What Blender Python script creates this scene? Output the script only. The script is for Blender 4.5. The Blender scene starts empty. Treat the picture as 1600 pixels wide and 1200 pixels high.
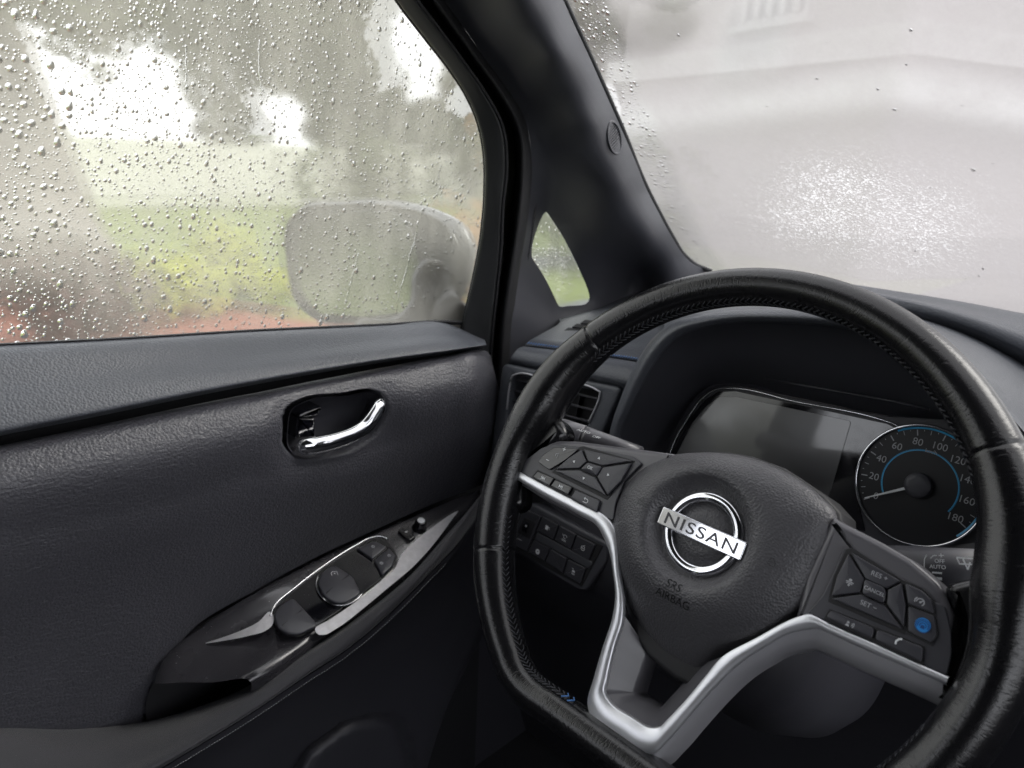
import bpy, math, random
import numpy as np
from mathutils import Vector, Matrix
from mathutils.geometry import delaunay_2d_cdt

random.seed(7)
RNG = np.random.default_rng(7)
D = math.radians
SC = bpy.context.scene
COL = SC.collection

# ------------------------------------------------------------------ camera, light, exposure
f = 1200.0; CX, CY = 800.0, 600.0
CP = np.array([0.0, 0.0, 1.25])
TH, PH, RO = D(43.7), D(17.3), D(2.7)
FW = np.array([-math.sin(TH)*math.cos(PH), math.cos(TH)*math.cos(PH), -math.sin(PH)])
_r = np.array([math.cos(TH), math.sin(TH), 0.0]); _u = np.cross(_r, FW)
RT = math.cos(RO)*_r + math.sin(RO)*_u
UP = -math.sin(RO)*_r + math.cos(RO)*_u
cam_d = bpy.data.cameras.new('camera')
cam = bpy.data.objects.new('camera', cam_d); COL.objects.link(cam)
cam.matrix_world = Matrix(((RT[0], UP[0], -FW[0], CP[0]), (RT[1], UP[1], -FW[1], CP[1]), (RT[2], UP[2], -FW[2], CP[2]), (0, 0, 0, 1)))
cam_d.sensor_width = 36.0; cam_d.lens = 36.0*f/1600.0
cam_d.clip_start = 0.02; cam_d.clip_end = 800.0
cam_d.dof.use_dof = True; cam_d.dof.focus_distance = 0.58; cam_d.dof.aperture_fstop = 10.0
SC.camera = cam

world = bpy.data.worlds.new('World'); SC.world = world; world.use_nodes = True
wn = world.node_tree.nodes; wl_ = world.node_tree.links
for n_ in list(wn): wn.remove(n_)
sky = wn.new('ShaderNodeTexSky'); sky.sky_type = 'NISHITA'; sky.sun_disc = False
sky.sun_elevation = D(44); sky.sun_rotation = D(32)
sky.dust_density = 4.0; sky.air_density = 1.0
mixc = wn.new('ShaderNodeMix'); mixc.data_type = 'RGBA'; mixc.inputs[0].default_value = 0.88
mixc.inputs[7].default_value = (8.6, 8.7, 9.1, 1)      # an even cloud deck over the clear sky
bg = wn.new('ShaderNodeBackground'); bg.inputs[1].default_value = 0.13
wo = wn.new('ShaderNodeOutputWorld')
wl_.new(sky.outputs[0], mixc.inputs[6]); wl_.new(mixc.outputs[2], bg.inputs[0]); wl_.new(bg.outputs[0], wo.inputs[0])

sun_d = bpy.data.lights.new('sun', 'SUN'); sun_d.energy = 1.3; sun_d.angle = D(28); sun_d.color = (1, 0.97, 0.93)
sun = bpy.data.objects.new('sun', sun_d); COL.objects.link(sun)
_sd = Vector((math.sin(D(32))*math.cos(D(44)), math.cos(D(32))*math.cos(D(44)), math.sin(D(44))))
sun.rotation_euler = _sd.to_track_quat('Z', 'Y').to_euler()
SC.view_settings.view_transform = 'Standard'; SC.view_settings.look = 'None'
SC.view_settings.exposure = 1.35; SC.view_settings.gamma = 1.0
SC.view_settings.use_curve_mapping = False
SC.render.engine = 'CYCLES'
cy = SC.cycles
cy.use_denoising = True; cy.denoising_prefilter = 'NONE'
cy.max_bounces = 10; cy.diffuse_bounces = 4; cy.glossy_bounces = 4; cy.transmission_bounces = 10; cy.transparent_max_bounces = 12
cy.sample_clamp_indirect = 6.0; cy.caustics_refractive = True; cy.caustics_reflective = False; cy.blur_glossy = 0.5

# ------------------------------------------------------------------ geometry helpers
def ray(a, b): return FW + RT*(a-CX)/f - UP*(b-CY)/f
def onP(a, b, P, n):
    d = ray(a, b); return CP + d*(((np.array(P)-CP) @ n)/(d @ n))
def onX(a, b, x): return onP(a, b, (x, 0, 0), np.array([1.0, 0, 0]))
def onY(a, b, y): return onP(a, b, (0, y, 0), np.array([0, 1.0, 0]))
def onZ(a, b, z): return onP(a, b, (0, 0, z), np.array([0, 0, 1.0]))
def proj(p):
    q = np.array(p, float)-CP; z = q @ FW
    return np.array([CX+f*(q @ RT)/z, CY-f*(q @ UP)/z, z])
def norm(v): v = np.array(v, float); return v/np.linalg.norm(v)

class Frame:
    def __init__(s, o, ex, ey):
        s.o = np.array(o, float); s.ex = norm(ex); s.n = norm(np.cross(ex, ey)); s.ey = np.cross(s.n, s.ex)
    def w(s, x, y, z=0.0): return s.o + s.ex*x + s.ey*y + s.n*z
    def l(s, a, b, z=0.0):
        p = onP(a, b, s.o+s.n*z, s.n)-s.o; return np.array([p @ s.ex, p @ s.ey])
    def mat(s, p): 
        return Matrix(((s.ex[0], s.ey[0], s.n[0], p[0]), (s.ex[1], s.ey[1], s.n[1], p[1]), (s.ex[2], s.ey[2], s.n[2], p[2]), (0, 0, 0, 1)))

def resample(P, n, closed=False, t=None, smooth=True):
    P = np.array(P, float)
    if closed: P = np.vstack([P, P[:1]])
    d = np.linalg.norm(np.diff(P, axis=0), axis=1); d[d < 1e-9] = 1e-9
    s = np.r_[0, np.cumsum(d)]
    if smooth:
        m = np.zeros_like(P)
        if closed:
            m[0] = m[-1] = ((P[1]-P[0])/d[0]+(P[-1]-P[-2])/d[-1])*0.5
        else:
            m[0] = (P[1]-P[0])/d[0]; m[-1] = (P[-1]-P[-2])/d[-1]
        for i in range(1, len(P)-1):
            w = d[i]/(d[i-1]+d[i])
            m[i] = (P[i]-P[i-1])/d[i-1]*w+(P[i+1]-P[i])/d[i]*(1-w)
    q = (np.linspace(0, s[-1], n, endpoint=not closed) if t is None else np.array(t)*s[-1])
    out = []
    for x in q:
        i = min(max(int(np.searchsorted(s, x, 'right')-1), 0), len(d)-1)
        u = (x-s[i])/d[i]
        if smooth:
            h00 = 2*u**3-3*u**2+1; h10 = u**3-2*u**2+u; h01 = -2*u**3+3*u**2; h11 = u**3-u**2
            out.append(h00*P[i]+h10*d[i]*m[i]+h01*P[i+1]+h11*d[i]*m[i+1])
        else: out.append(P[i]*(1-u)+P[i+1]*u)
    return np.array(out)

def mesh(name, V, F, mat=None, parent=None, smooth=True, uv=None, mi=None):
    me = bpy.data.meshes.new(name)
    me.from_pydata([tuple(map(float, v)) for v in V], [], [tuple(map(int, q)) for q in F])
    if smooth: me.polygons.foreach_set('use_smooth', [True]*len(me.polygons))
    for m_ in (mat if isinstance(mat, (list, tuple)) else [mat]):
        if m_: me.materials.append(m_)
    if mi is not None: me.polygons.foreach_set('material_index', mi)
    if uv is not None:
        l = me.uv_layers.new(name='uv')
        uv = np.array(uv, float)
        if len(uv) == len(me.loops): l.data.foreach_set('uv', uv.ravel())
        else:
            vi = np.empty(len(me.loops), int); me.loops.foreach_get('vertex_index', vi)
            l.data.foreach_set('uv', uv[vi].ravel())
    me.validate(); me.update()
    o = bpy.data.objects.new(name, me); COL.objects.link(o)
    if parent: o.parent = parent
    return o

def empty(name, loc=(0, 0, 0)):
    o = bpy.data.objects.new(name, None); COL.objects.link(o); o.location = (0, 0, 0); o.empty_display_size = 0.05
    return o
def tag(o, label=None, cat=None, group=None, kind=None):
    if label: o['label'] = label
    if cat: o['category'] = cat
    if group: o['group'] = group
    if kind: o['kind'] = kind
    return o

def grid_mesh(name, G, mat, parent=None, closed_u=False, closed_v=False, uvs=None, solid=0.0, smooth=True):
    G = np.array(G); nv, nu = G.shape[:2]
    F = []
    for j in range(nv-(0 if closed_v else 1)):
        for i in range(nu-(0 if closed_u else 1)):
            a = j*nu+i; b = j*nu+(i+1) % nu; c = ((j+1) % nv)*nu+(i+1) % nu; d = ((j+1) % nv)*nu+i
            F.append((a, b, c, d))
    luv = None
    if uvs is not None:
        U, Vv = uvs; luv = []
        for j in range(nv-(0 if closed_v else 1)):
            for i in range(nu-(0 if closed_u else 1)):
                luv += [(U[i], Vv[j]), (U[i+1], Vv[j]), (U[i+1], Vv[j+1]), (U[i], Vv[j+1])]
    o = mesh(name, G.reshape(-1, 3), F, mat, parent, smooth, uv=luv)
    if solid:
        s = o.modifiers.new('thick', 'SOLIDIFY'); s.thickness = solid; s.offset = 0
    return o

def loft(rows, nu=60, nv=6, sharp=(), straight=False, keep=False):
    """rows: list of point lists (any dimension) -> grid; sharp: row indices that keep a crease"""
    R = list(rows) if keep else [resample(r_, nu) for r_ in rows]
    R = np.array(R); out = []
    if straight: segs = [list(range(i, i+2)) for i in range(len(R)-1)]
    else:
        cuts = [0]+[s for s in sharp if 0 < s < len(R)-1]+[len(R)-1]
        segs = [list(range(cuts[i], cuts[i+1]+1)) for i in range(len(cuts)-1)]
    for k, sg in enumerate(segs):
        blk = R[sg]
        n = nv*(len(sg)-1)
        tt = []
        for i in range(nu):
            c = blk[:, i, :]
            d = np.linalg.norm(np.diff(c, axis=0), axis=1); d[d < 1e-9] = 1e-9; s = np.r_[0, np.cumsum(d)]/d.sum()
            t = []
            for q in range(len(sg)-1): t += list(np.linspace(s[q], s[q+1], nv+1)[:-1])
            t.append(1.0)
            tt.append(resample(c, 0, t=t))
        tt = np.array(tt).transpose(1, 0, 2)
        out.append(tt if k == 0 else tt[1:])
    return np.vstack(out)

def xloft(name, rows, mat, parent=None, nu=60, nv=6, sharp=(), kind='x', solid=0.0, disp=None, **kw):
    fn = {'x': onX, 'y': onY, 'z': onZ, 'g': lambda a, b, x: gl(a, b, x+0.700)}[kind]
    R = [np.array([fn(*p) for p in resample(r_, nu)]) for r_ in rows]
    W = loft(R, nu, nv, sharp, keep=True, **kw)
    if disp is not None: W = disp(W)
    return grid_mesh(name, W, mat, parent, solid=solid)

def wide(pts, d): return [(p[0], p[1], d) for p in pts]

def tube(name, path, rad, mat, parent=None, n=10, closed=False, flat=1.0, up=None, cap=True, res=None):
    P = np.array(path, float)
    if res: P = resample(P, res, closed)
    N = len(P); rad = np.broadcast_to(rad, (N,)) if np.ndim(rad) else np.full(N, rad)
    if closed: T = np.roll(P, -1, 0)-np.roll(P, 1, 0)
    else: T = np.gradient(P, axis=0)
    T /= np.linalg.norm(T, axis=1)[:, None]
    up = norm(up) if up is not None else np.array([0.13, 0.21, 0.97])
    V = []; F = []
    for i in range(N):
        a = np.cross(T[i], up); a /= np.linalg.norm(a); b = np.cross(a, T[i])
        for k in range(n):
            t = 2*math.pi*k/n
            V.append(P[i]+rad[i]*(a*math.cos(t)+b*math.sin(t)*flat))
    for i in range(N if closed else N-1):
        j = (i+1) % N
        for k in range(n):
            F.append((i*n+k, i*n+(k+1) % n, j*n+(k+1) % n, j*n+k))
    if cap and not closed:
        F.append(tuple(range(n))[::-1]); F.append(tuple(range((N-1)*n, N*n)))
    if name is None: return V, F
    return mesh(name, V, F, mat, parent)

def area2(P): return 0.5*np.sum(P[:, 0]*np.roll(P[:, 1], -1)-np.roll(P[:, 0], -1)*P[:, 1])
def inset(P, d):
    """move a ccw outline inwards by d"""
    e = np.roll(P, -1, 0)-P; e /= np.maximum(np.linalg.norm(e, axis=1), 1e-9)[:, None]
    nn = np.c_[-e[:, 1], e[:, 0]]
    m = nn+np.roll(nn, 1, 0); m /= np.maximum((m*m).sum(1)/2, 0.35)[:, None]
    return P+m*d
def roundpoly(P, r, k=4):
    P = np.array(P, float); out = []
    n = len(P)
    for i in range(n):
        a, b, c = P[i-1], P[i], P[(i+1) % n]
        la = np.linalg.norm(a-b); lc = np.linalg.norm(c-b)
        q = min(r, la*0.45, lc*0.45)
        s = b+(a-b)/la*q; e = b+(c-b)/lc*q
        for t in np.linspace(0, 1, k): out.append((1-t)**2*s+2*t*(1-t)*b+t*t*e)
    return np.array(out)

def pad(name, P, fr, z0, z1, bev, mat, parent=None, r=0.0, k=4, dome=0.0, gap=0.0, nb=3):
    """raised pad with a local outline P (metres, in frame fr) from z0 to z1"""
    P = np.array(P, float)
    if area2(P) < 0: P = P[::-1]
    if gap: P = inset(P, gap)
    if r: P = roundpoly(P, r, k)
    n = len(P)
    rings = [(P, z0), (P, z1-bev)]
    for i in range(1, nb+1):
        a = math.pi/2*i/nb
        rings.append((inset(P, bev*(1-math.cos(a))), z1-bev+bev*math.sin(a)))
    V = []; F = []
    for q, z in rings: V += [fr.w(x, y, z) for x, y in q]
    for j in range(len(rings)-1):
        for i in range(n):
            F.append((j*n+i, j*n+(i+1) % n, (j+1)*n+(i+1) % n, (j+1)*n+i))
    c = P.mean(0); last = rings[-1][0]
    b = len(V)
    if dome:
        for s_ in (0.66, 0.33):
            V += [fr.w(*(c+(p-c)*s_), z1+dome*(1-s_*s_)) for p in last]
        V.append(fr.w(c[0], c[1], z1+dome))
        base = (len(rings)-1)*n
        for a0, a1 in ((base, b), (b, b+n)):
            for i in range(n): F.append((a0+i, a0+(i+1) % n, a1+(i+1) % n, a1+i))
        for i in range(n): F.append((b+n+i, b+n+(i+1) % n, len(V)-1))
    else:
        F.append(tuple((len(rings)-1)*n+i for i in range(n)))
    F.append(tuple(range(n))[::-1])
    o = mesh(name, V, F, mat, parent)
    m = o.modifiers.new('wn', 'WEIGHTED_NORMAL'); m.keep_sharp = False
    return o

def pxs(fr, pts, z=0.0): return np.array([fr.l(a, b, z) for a, b in pts])

def text(name, body, fr, uv, size, mat, parent=None, z=0.0, rot=0.0, ext=0.00008, align='CENTER', xs=1.0):
    c = bpy.data.curves.new(name, 'FONT'); c.body = body; c.size = size; c.extrude = ext
    c.align_x = align; c.align_y = 'CENTER'; c.resolution_u = 3
    c.materials.append(mat)
    tmp = bpy.data.objects.new('tmp', c); COL.objects.link(tmp)
    dg = bpy.context.evaluated_depsgraph_get(); dg.update()
    me = bpy.data.meshes.new_from_object(tmp.evaluated_get(dg)); bpy.data.objects.remove(tmp)
    me.name = name
    x, y = fr.l(uv[0], uv[1], z)
    cr, sr = math.cos(rot), math.sin(rot)
    for v in me.vertices:
        a, b = v.co.x*xs, v.co.y
        v.co = Vector(fr.w(x+a*cr-b*sr, y+a*sr+b*cr, z+v.co.z))
    o = bpy.data.objects.new(name, me); COL.objects.link(o); o.parent = parent
    return o

def strokes(name, lines, fr, mat, parent=None, z=0.0, w=0.0006, rot=0.0, at=None, sc=1.0, h=0.00012):
    """flat printed strokes: list of polylines in local icon units, placed at pixel 'at' in frame"""
    V = []; F = []
    ox, oy = fr.l(at[0], at[1], z)
    cr, sr = math.cos(rot), math.sin(rot)
    for L in lines:
        fill = isinstance(L, tuple) and L[0] == 'fill'
        P = np.array(L[1] if fill else L, float)*sc
        P = np.c_[P[:, 0]*cr-P[:, 1]*sr+ox, P[:, 0]*sr+P[:, 1]*cr+oy]
        b = len(V)
        if fill:
            if area2(P) < 0: P = P[::-1]
            n = len(P)
            V += [fr.w(x, y, z) for x, y in P]+[fr.w(x, y, z+h) for x, y in P]
            F.append(tuple(range(b+n, b+2*n)))
            for i in range(n): F.append((b+i, b+(i+1) % n, b+n+(i+1) % n, b+n+i))
        else:
            T = np.gradient(P, axis=0); T /= np.maximum(np.linalg.norm(T, axis=1), 1e-9)[:, None]; N = np.c_[-T[:, 1], T[:, 0]]*w/2
            A = P+N; B = P-N; n = len(P)
            V += [fr.w(x, y, z+h) for x, y in A]+[fr.w(x, y, z+h) for x, y in B]
            for i in range(n-1): F.append((b+i, b+n+i, b+n+i+1, b+i+1))
    return mesh(name, V, F, mat, parent, smooth=False)
def arc(x, y, r, a0, a1, n=20, ry=None):
    return [(x+r*math.cos(D(a)), y+(ry or r)*math.sin(D(a))) for a in np.linspace(a0, a1, n)]

# ------------------------------------------------------------------ materials
def newmat(name):
    m = bpy.data.materials.new(name); m.use_nodes = True
    nt = m.node_tree
    for n_ in list(nt.nodes): nt.nodes.remove(n_)
    return m, nt.nodes, nt.links
def pbr(name, col, rough=0.5, metal=0.0, bump=None, spec=0.5, coat=0.0, var=0.0, rvar=0.0, coord='Object', sheen=0.0, vscale=6.0, dust=0.0):
    """bump: list of (kind, scale(3), strength, distance)"""
    m, N, L = newmat(name)
    p = N.new('ShaderNodeBsdfPrincipled'); o = N.new('ShaderNodeOutputMaterial'); L.new(p.outputs[0], o.inputs[0])
    p.inputs['Base Color'].default_value = (*col, 1); p.inputs['Roughness'].default_value = rough
    p.inputs['Metallic'].default_value = metal; p.inputs['Specular IOR Level'].default_value = spec
    p.inputs['Coat Weight'].default_value = coat; p.inputs['Coat Roughness'].default_value = 0.05
    if sheen: p.inputs['Sheen Weight'].default_value = sheen; p.inputs['Sheen Roughness'].default_value = 0.5
    tc = N.new('ShaderNodeTexCoord')
    src = tc.outputs[coord]
    if var or rvar or dust:
        nz = N.new('ShaderNodeTexNoise'); nz.inputs['Scale'].default_value = vscale; nz.inputs['Detail'].default_value = 6
        L.new(src, nz.inputs['Vector'])
        if var:
            mr = N.new('ShaderNodeMapRange'); mr.inputs[1].default_value = 0.3; mr.inputs[2].default_value = 0.7
            mr.inputs[3].default_value = 1-var; mr.inputs[4].default_value = 1+var; L.new(nz.outputs[0], mr.inputs[0])
            mx = N.new('ShaderNodeVectorMath'); mx.operation = 'SCALE'; mx.inputs[0].default_value = col
            L.new(mr.outputs[0], mx.inputs['Scale']); L.new(mx.outputs[0], p.inputs['Base Color'])
        if rvar:
            mr = N.new('ShaderNodeMapRange'); mr.inputs[1].default_value = 0.3; mr.inputs[2].default_value = 0.7
            mr.inputs[3].default_value = max(0.02, rough-rvar); mr.inputs[4].default_value = rough+rvar
            L.new(nz.outputs[0], mr.inputs[0]); L.new(mr.outputs[0], p.inputs['Roughness'])
    if dust:       # small pale specks of dust
        vo = N.new('ShaderNodeTexVoronoi'); vo.inputs['Scale'].default_value = 260; L.new(src, vo.inputs['Vector'])
        cr = N.new('ShaderNodeMath'); cr.operation = 'LESS_THAN'; cr.inputs[1].default_value = 0.10; L.new(vo.outputs[0], cr.inputs[0])
        n2 = N.new('ShaderNodeTexNoise'); n2.inputs['Scale'].default_value = 40; L.new(src, n2.inputs['Vector'])
        g = N.new('ShaderNodeMath'); g.operation = 'GREATER_THAN'; g.inputs[1].default_value = 0.60; L.new(n2.outputs[0], g.inputs[0])
        mu = N.new('ShaderNodeMath'); mu.operation = 'MULTIPLY'; L.new(cr.outputs[0], mu.inputs[0]); L.new(g.outputs[0], mu.inputs[1])
        m2 = N.new('ShaderNodeMath'); m2.operation = 'MULTIPLY'; m2.inputs[1].default_value = dust; L.new(mu.outputs[0], m2.inputs[0])
        mc = N.new('ShaderNodeMix'); mc.data_type = 'RGBA'; mc.inputs[6].default_value = (*col, 1); mc.inputs[7].default_value = (0.3, 0.3, 0.31, 1)
        if p.inputs['Base Color'].links: L.new(p.inputs['Base Color'].links[0].from_socket, mc.inputs[6])
        L.new(m2.outputs[0], mc.inputs[0]); L.new(mc.outputs[2], p.inputs['Base Color'])
    prev = None
    for kind, sc, st, dist in (bump or []):
        mp = N.new('ShaderNodeMapping'); mp.inputs['Scale'].default_value = sc if isinstance(sc, tuple) else (sc,)*3
        L.new(src, mp.inputs[0])
        if kind == 'vor':
            # jitter the cells so the grain is irregular
            w = N.new('ShaderNodeTexNoise'); w.inputs['Scale'].default_value = 0.8; w.inputs['Detail'].default_value = 2; L.new(mp.outputs[0], w.inputs['Vector'])
            wm = N.new('ShaderNodeMix'); wm.data_type = 'RGBA'; wm.blend_type = 'ADD'; wm.inputs[0].default_value = 0.55
            L.new(mp.outputs[0], wm.inputs[6]); L.new(w.outputs['Color'], wm.inputs[7])
            t = N.new('ShaderNodeTexVoronoi'); t.feature = 'SMOOTH_F1'; t.inputs['Scale'].default_value = 1; t.inputs['Smoothness'].default_value = 0.35
            L.new(wm.outputs[2], t.inputs['Vector'])
            inv = N.new('ShaderNodeMath'); inv.operation = 'MULTIPLY'; inv.inputs[1].default_value = -1; L.new(t.outputs[0], inv.inputs[0]); h = inv.outputs[0]
        elif kind == 'noise':
            t = N.new('ShaderNodeTexNoise'); t.inputs['Scale'].default_value = 1; t.inputs['Detail'].default_value = 5; t.inputs['Roughness'].default_value = 0.6
            t.inputs['Distortion'].default_value = 0.6
            L.new(mp.outputs[0], t.inputs['Vector']); h = t.outputs[0]
        elif kind == 'ridge':
            t = N.new('ShaderNodeTexNoise'); t.noise_type = 'RIDGED_MULTIFRACTAL'; t.inputs['Scale'].default_value = 1; t.inputs['Detail'].default_value = 2
            t.inputs['Distortion'].default_value = 0.9
            L.new(mp.outputs[0], t.inputs['Vector']); iv = N.new('ShaderNodeMath'); iv.operation = 'MULTIPLY'; iv.inputs[1].default_value = -0.5
            L.new(t.outputs[0], iv.inputs[0]); h = iv.outputs[0]
        elif kind == 'wave':
            t = N.new('ShaderNodeTexWave'); t.inputs['Scale'].default_value = 1; t.inputs['Distortion'].default_value = 0.3; L.new(mp.outputs[0], t.inputs['Vector']); h = t.outputs[0]
        b = N.new('ShaderNodeBump'); b.inputs['Strength'].default_value = st; b.inputs['Distance'].default_value = dist
        L.new(h, b.inputs['Height'])
        if prev: L.new(prev.outputs[0], b.inputs['Normal'])
        prev = b
    if prev: L.new(prev.outputs[0], p.inputs['Normal'])
    return m

M = {}
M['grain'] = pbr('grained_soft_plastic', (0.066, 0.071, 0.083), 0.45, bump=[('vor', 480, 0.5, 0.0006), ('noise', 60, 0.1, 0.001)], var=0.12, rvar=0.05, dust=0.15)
M['fine'] = pbr('fine_plastic', (0.056, 0.057, 0.067), 0.46, bump=[('noise', 1400, 0.35, 0.0002)], var=0.08, rvar=0.05, dust=0.12)
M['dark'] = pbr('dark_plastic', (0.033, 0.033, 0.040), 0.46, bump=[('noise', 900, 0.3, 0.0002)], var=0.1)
M['pillar'] = pbr('pillar_trim_plastic', (0.056, 0.057, 0.068), 0.48, bump=[('noise', 1600, 0.25, 0.00015)], var=0.08, rvar=0.03, dust=0.1)
M['door'] = pbr('door_leatherette', (0.050, 0.050, 0.059), 0.35, bump=[('noise', (150, 150, 380), 0.7, 0.0014), ('vor', 420, 0.6, 0.0006)], var=0.12, rvar=0.06, dust=0.15)
M['fabric'] = pbr('armrest_cloth', (0.031, 0.031, 0.037), 0.66, bump=[('wave', (500, 500, 500), 0.5, 0.0004), ('noise', 900, 0.4, 0.0003)], sheen=0.15, var=0.1, dust=0.2)
M['leather'] = pbr('wheel_leather', (0.006, 0.006, 0.007), 0.24, spec=0.55, bump=[('ridge', (620, 150, 1), 0.5, 0.0007), ('noise', (1500, 600, 1), 0.2, 0.0004)], coord='UV', var=0.2, rvar=0.07)
M['airbag'] = pbr('airbag_cover_grain', (0.067, 0.066, 0.072), 0.38, bump=[('vor', 700, 0.6, 0.0006), ('noise', 300, 0.12, 0.0005)], var=0.1, rvar=0.04, dust=0.12)
M['gloss'] = pbr('gloss_black', (0.004, 0.004, 0.006), 0.10, coat=0.5, var=0.2, rvar=0.05, vscale=90, dust=0.25)
M['plate'] = pbr('worn_gloss_plate', (0.024, 0.023, 0.027), 0.24, spec=0.7, coat=0.2, var=0.10, rvar=0.05, vscale=30, dust=0.6)
M['button'] = pbr('button_plastic', (0.044, 0.044, 0.052), 0.34, bump=[('noise', 1500, 0.2, 0.0001)], var=0.1, dust=0.2)
M['silver'] = pbr('satin_silver_trim', (0.74, 0.75, 0.78), 0.38, metal=0.85, rvar=0.03, vscale=40)
M['chrome'] = pbr('bright_chrome', (0.75, 0.76, 0.79), 0.10, metal=1.0, rvar=0.04, vscale=60)
M['silverwrap'] = pbr('satin_silver_side', (0.50, 0.50, 0.53), 0.48, metal=0.6)
M['plate_patch'] = pbr('brushed_silver_inlay', (0.62, 0.61, 0.63), 0.40, metal=0.6, var=0.10, vscale=160, dust=0.4)
M['navy'] = pbr('dark_blue_print', (0.01, 0.06, 0.22), 0.45)
M['spoke'] = pbr('spoke_grey_lacquer', (0.100, 0.098, 0.108), 0.32, coat=0.2, bump=[('noise', 1500, 0.1, 0.0001)])
M['rubber'] = pbr('black_rubber', (0.012, 0.012, 0.014), 0.6, bump=[('noise', 400, 0.2, 0.0003)], var=0.15)
M['frame'] = pbr('door_frame_plastic', (0.019, 0.020, 0.021), 0.45, bump=[('noise', 1200, 0.2, 0.0001)], var=0.1)
M['print'] = pbr('white_print', (0.72, 0.74, 0.76), 0.5)
M['printdim'] = pbr('grey_print', (0.40, 0.41, 0.43), 0.5)
M['blue'] = pbr('blue_print', (0.02, 0.26, 0.70), 0.45)
M['bluedial'] = pbr('blue_dial_ring', (0.06, 0.40, 0.72), 0.4)
M['bluethread'] = pbr('blue_thread', (0.07, 0.19, 0.46), 0.7)
M['thread'] = pbr('black_thread', (0.035, 0.037, 0.045), 0.45)
M['screen'] = pbr('display_glass', (0.003, 0.0032, 0.005), 0.30, spec=1.0, coat=1.0)
M['dial'] = pbr('dial_face', (0.006, 0.0065, 0.009), 0.45, bump=[('noise', 900, 0.1, 0.0001)])
M['carpet'] = pbr('floor_carpet', (0.012, 0.012, 0.015), 0.95, bump=[('noise', 500, 0.9, 0.002)], var=0.2)
M['mirrorbody'] = pbr('mirror_housing_paint', (0.055, 0.06, 0.068), 0.3, coat=0.5)
M['mirrorblack'] = pbr('mirror_base_plastic', (0.01, 0.01, 0.013), 0.5)
M['mirrorglass'] = pbr('mirror_glass', (0.34, 0.36, 0.38), 0.12, metal=1.0)

def glass_mat(name, ior, col=(1, 1, 1), rough=0.0):
    m, N, L = newmat(name)
    g = N.new('ShaderNodeBsdfGlass'); g.inputs['IOR'].default_value = ior; g.inputs['Roughness'].default_value = rough; g.inputs['Color'].default_value = (*col, 1)
    o = N.new('ShaderNodeOutputMaterial'); L.new(g.outputs[0], o.inputs[0]); return m
M['water'] = glass_mat('water_drop', 1.33)

def pane_mat(name, tint, veil, blur=0.35, mist=0.5, streak=0.25, col=(0.8, 0.8, 0.78)):
    """glass under a film of condensation; the vertex attribute 'fog' carries how thick the film lies"""
    m, N, L = newmat(name)
    at = N.new('ShaderNodeAttribute'); at.attribute_name = 'fog'
    tp_ = N.new('ShaderNodeBsdfTransparent'); tp_.inputs['Color'].default_value = (*tint, 1)
    rr_ = N.new('ShaderNodeBsdfRefraction'); rr_.inputs['IOR'].default_value = 1.05; rr_.inputs['Color'].default_value = (*tint, 1); rr_.inputs['Roughness'].default_value = blur
    rf = N.new('ShaderNodeMixShader'); rf.inputs[0].default_value = 0.75; L.new(tp_.outputs[0], rf.inputs[1]); L.new(rr_.outputs[0], rf.inputs[2])
    tr = N.new('ShaderNodeBsdfTranslucent'); tr.inputs['Color'].default_value = (*col, 1)
    tc = N.new('ShaderNodeTexCoord'); mp = N.new('ShaderNodeMapping'); mp.inputs['Scale'].default_value = (30, 30, 7); L.new(tc.outputs['Object'], mp.inputs[0])
    nz = N.new('ShaderNodeTexNoise'); nz.inputs['Scale'].default_value = 1.0; nz.inputs['Detail'].default_value = 6; nz.inputs['Roughness'].default_value = 0.65; L.new(mp.outputs[0], nz.inputs['Vector'])
    mr = N.new('ShaderNodeMapRange'); mr.inputs[1].default_value = 0.3; mr.inputs[2].default_value = 0.7; mr.inputs[3].default_value = 1-streak; mr.inputs[4].default_value = 1+streak
    L.new(nz.outputs[0], mr.inputs[0])
    mu = N.new('ShaderNodeMath'); mu.operation = 'MULTIPLY'; L.new(at.outputs['Fac'], mu.inputs[0]); L.new(mr.outputs[0], mu.inputs[1])
    m2 = N.new('ShaderNodeMath'); m2.operation = 'MULTIPLY'; m2.inputs[1].default_value = veil; m2.use_clamp = True; L.new(mu.outputs[0], m2.inputs[0])
    mx = N.new('ShaderNodeMixShader'); L.new(m2.outputs[0], mx.inputs[0]); L.new(rf.outputs[0], mx.inputs[1]); L.new(tr.outputs[0], mx.inputs[2])
    gl = N.new('ShaderNodeBsdfGlossy'); gl.inputs['Roughness'].default_value = 0.05
    fr_ = N.new('ShaderNodeFresnel'); fr_.inputs[0].default_value = 1.3
    ms = N.new('ShaderNodeMath'); ms.operation = 'MULTIPLY'; ms.inputs[1].default_value = 0.25; L.new(fr_.outputs[0], ms.inputs[0])
    m3 = N.new('ShaderNodeMixShader'); L.new(ms.outputs[0], m3.inputs[0]); L.new(mx.outputs[0], m3.inputs[1]); L.new(gl.outputs[0], m3.inputs[2])
    o = N.new('ShaderNodeOutputMaterial'); L.new(m3.outputs[0], o.inputs[0])
    return m
M['pane_side'] = pane_mat('misted_side_glass', (0.95, 0.96, 0.93), 0.55, 0.28, streak=0.20, col=(0.56, 0.535, 0.46))
M['pane_front'] = pane_mat('misted_windscreen', (0.95, 0.96, 0.95), 0.62, 0.35, streak=0.16, col=(0.200, 0.190, 0.187))
M['pane_quarter'] = pane_mat('misted_quarter_glass', (0.95, 0.97, 0.93), 0.35, 0.35, streak=0.2, col=(0.7, 0.72, 0.6))

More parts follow.
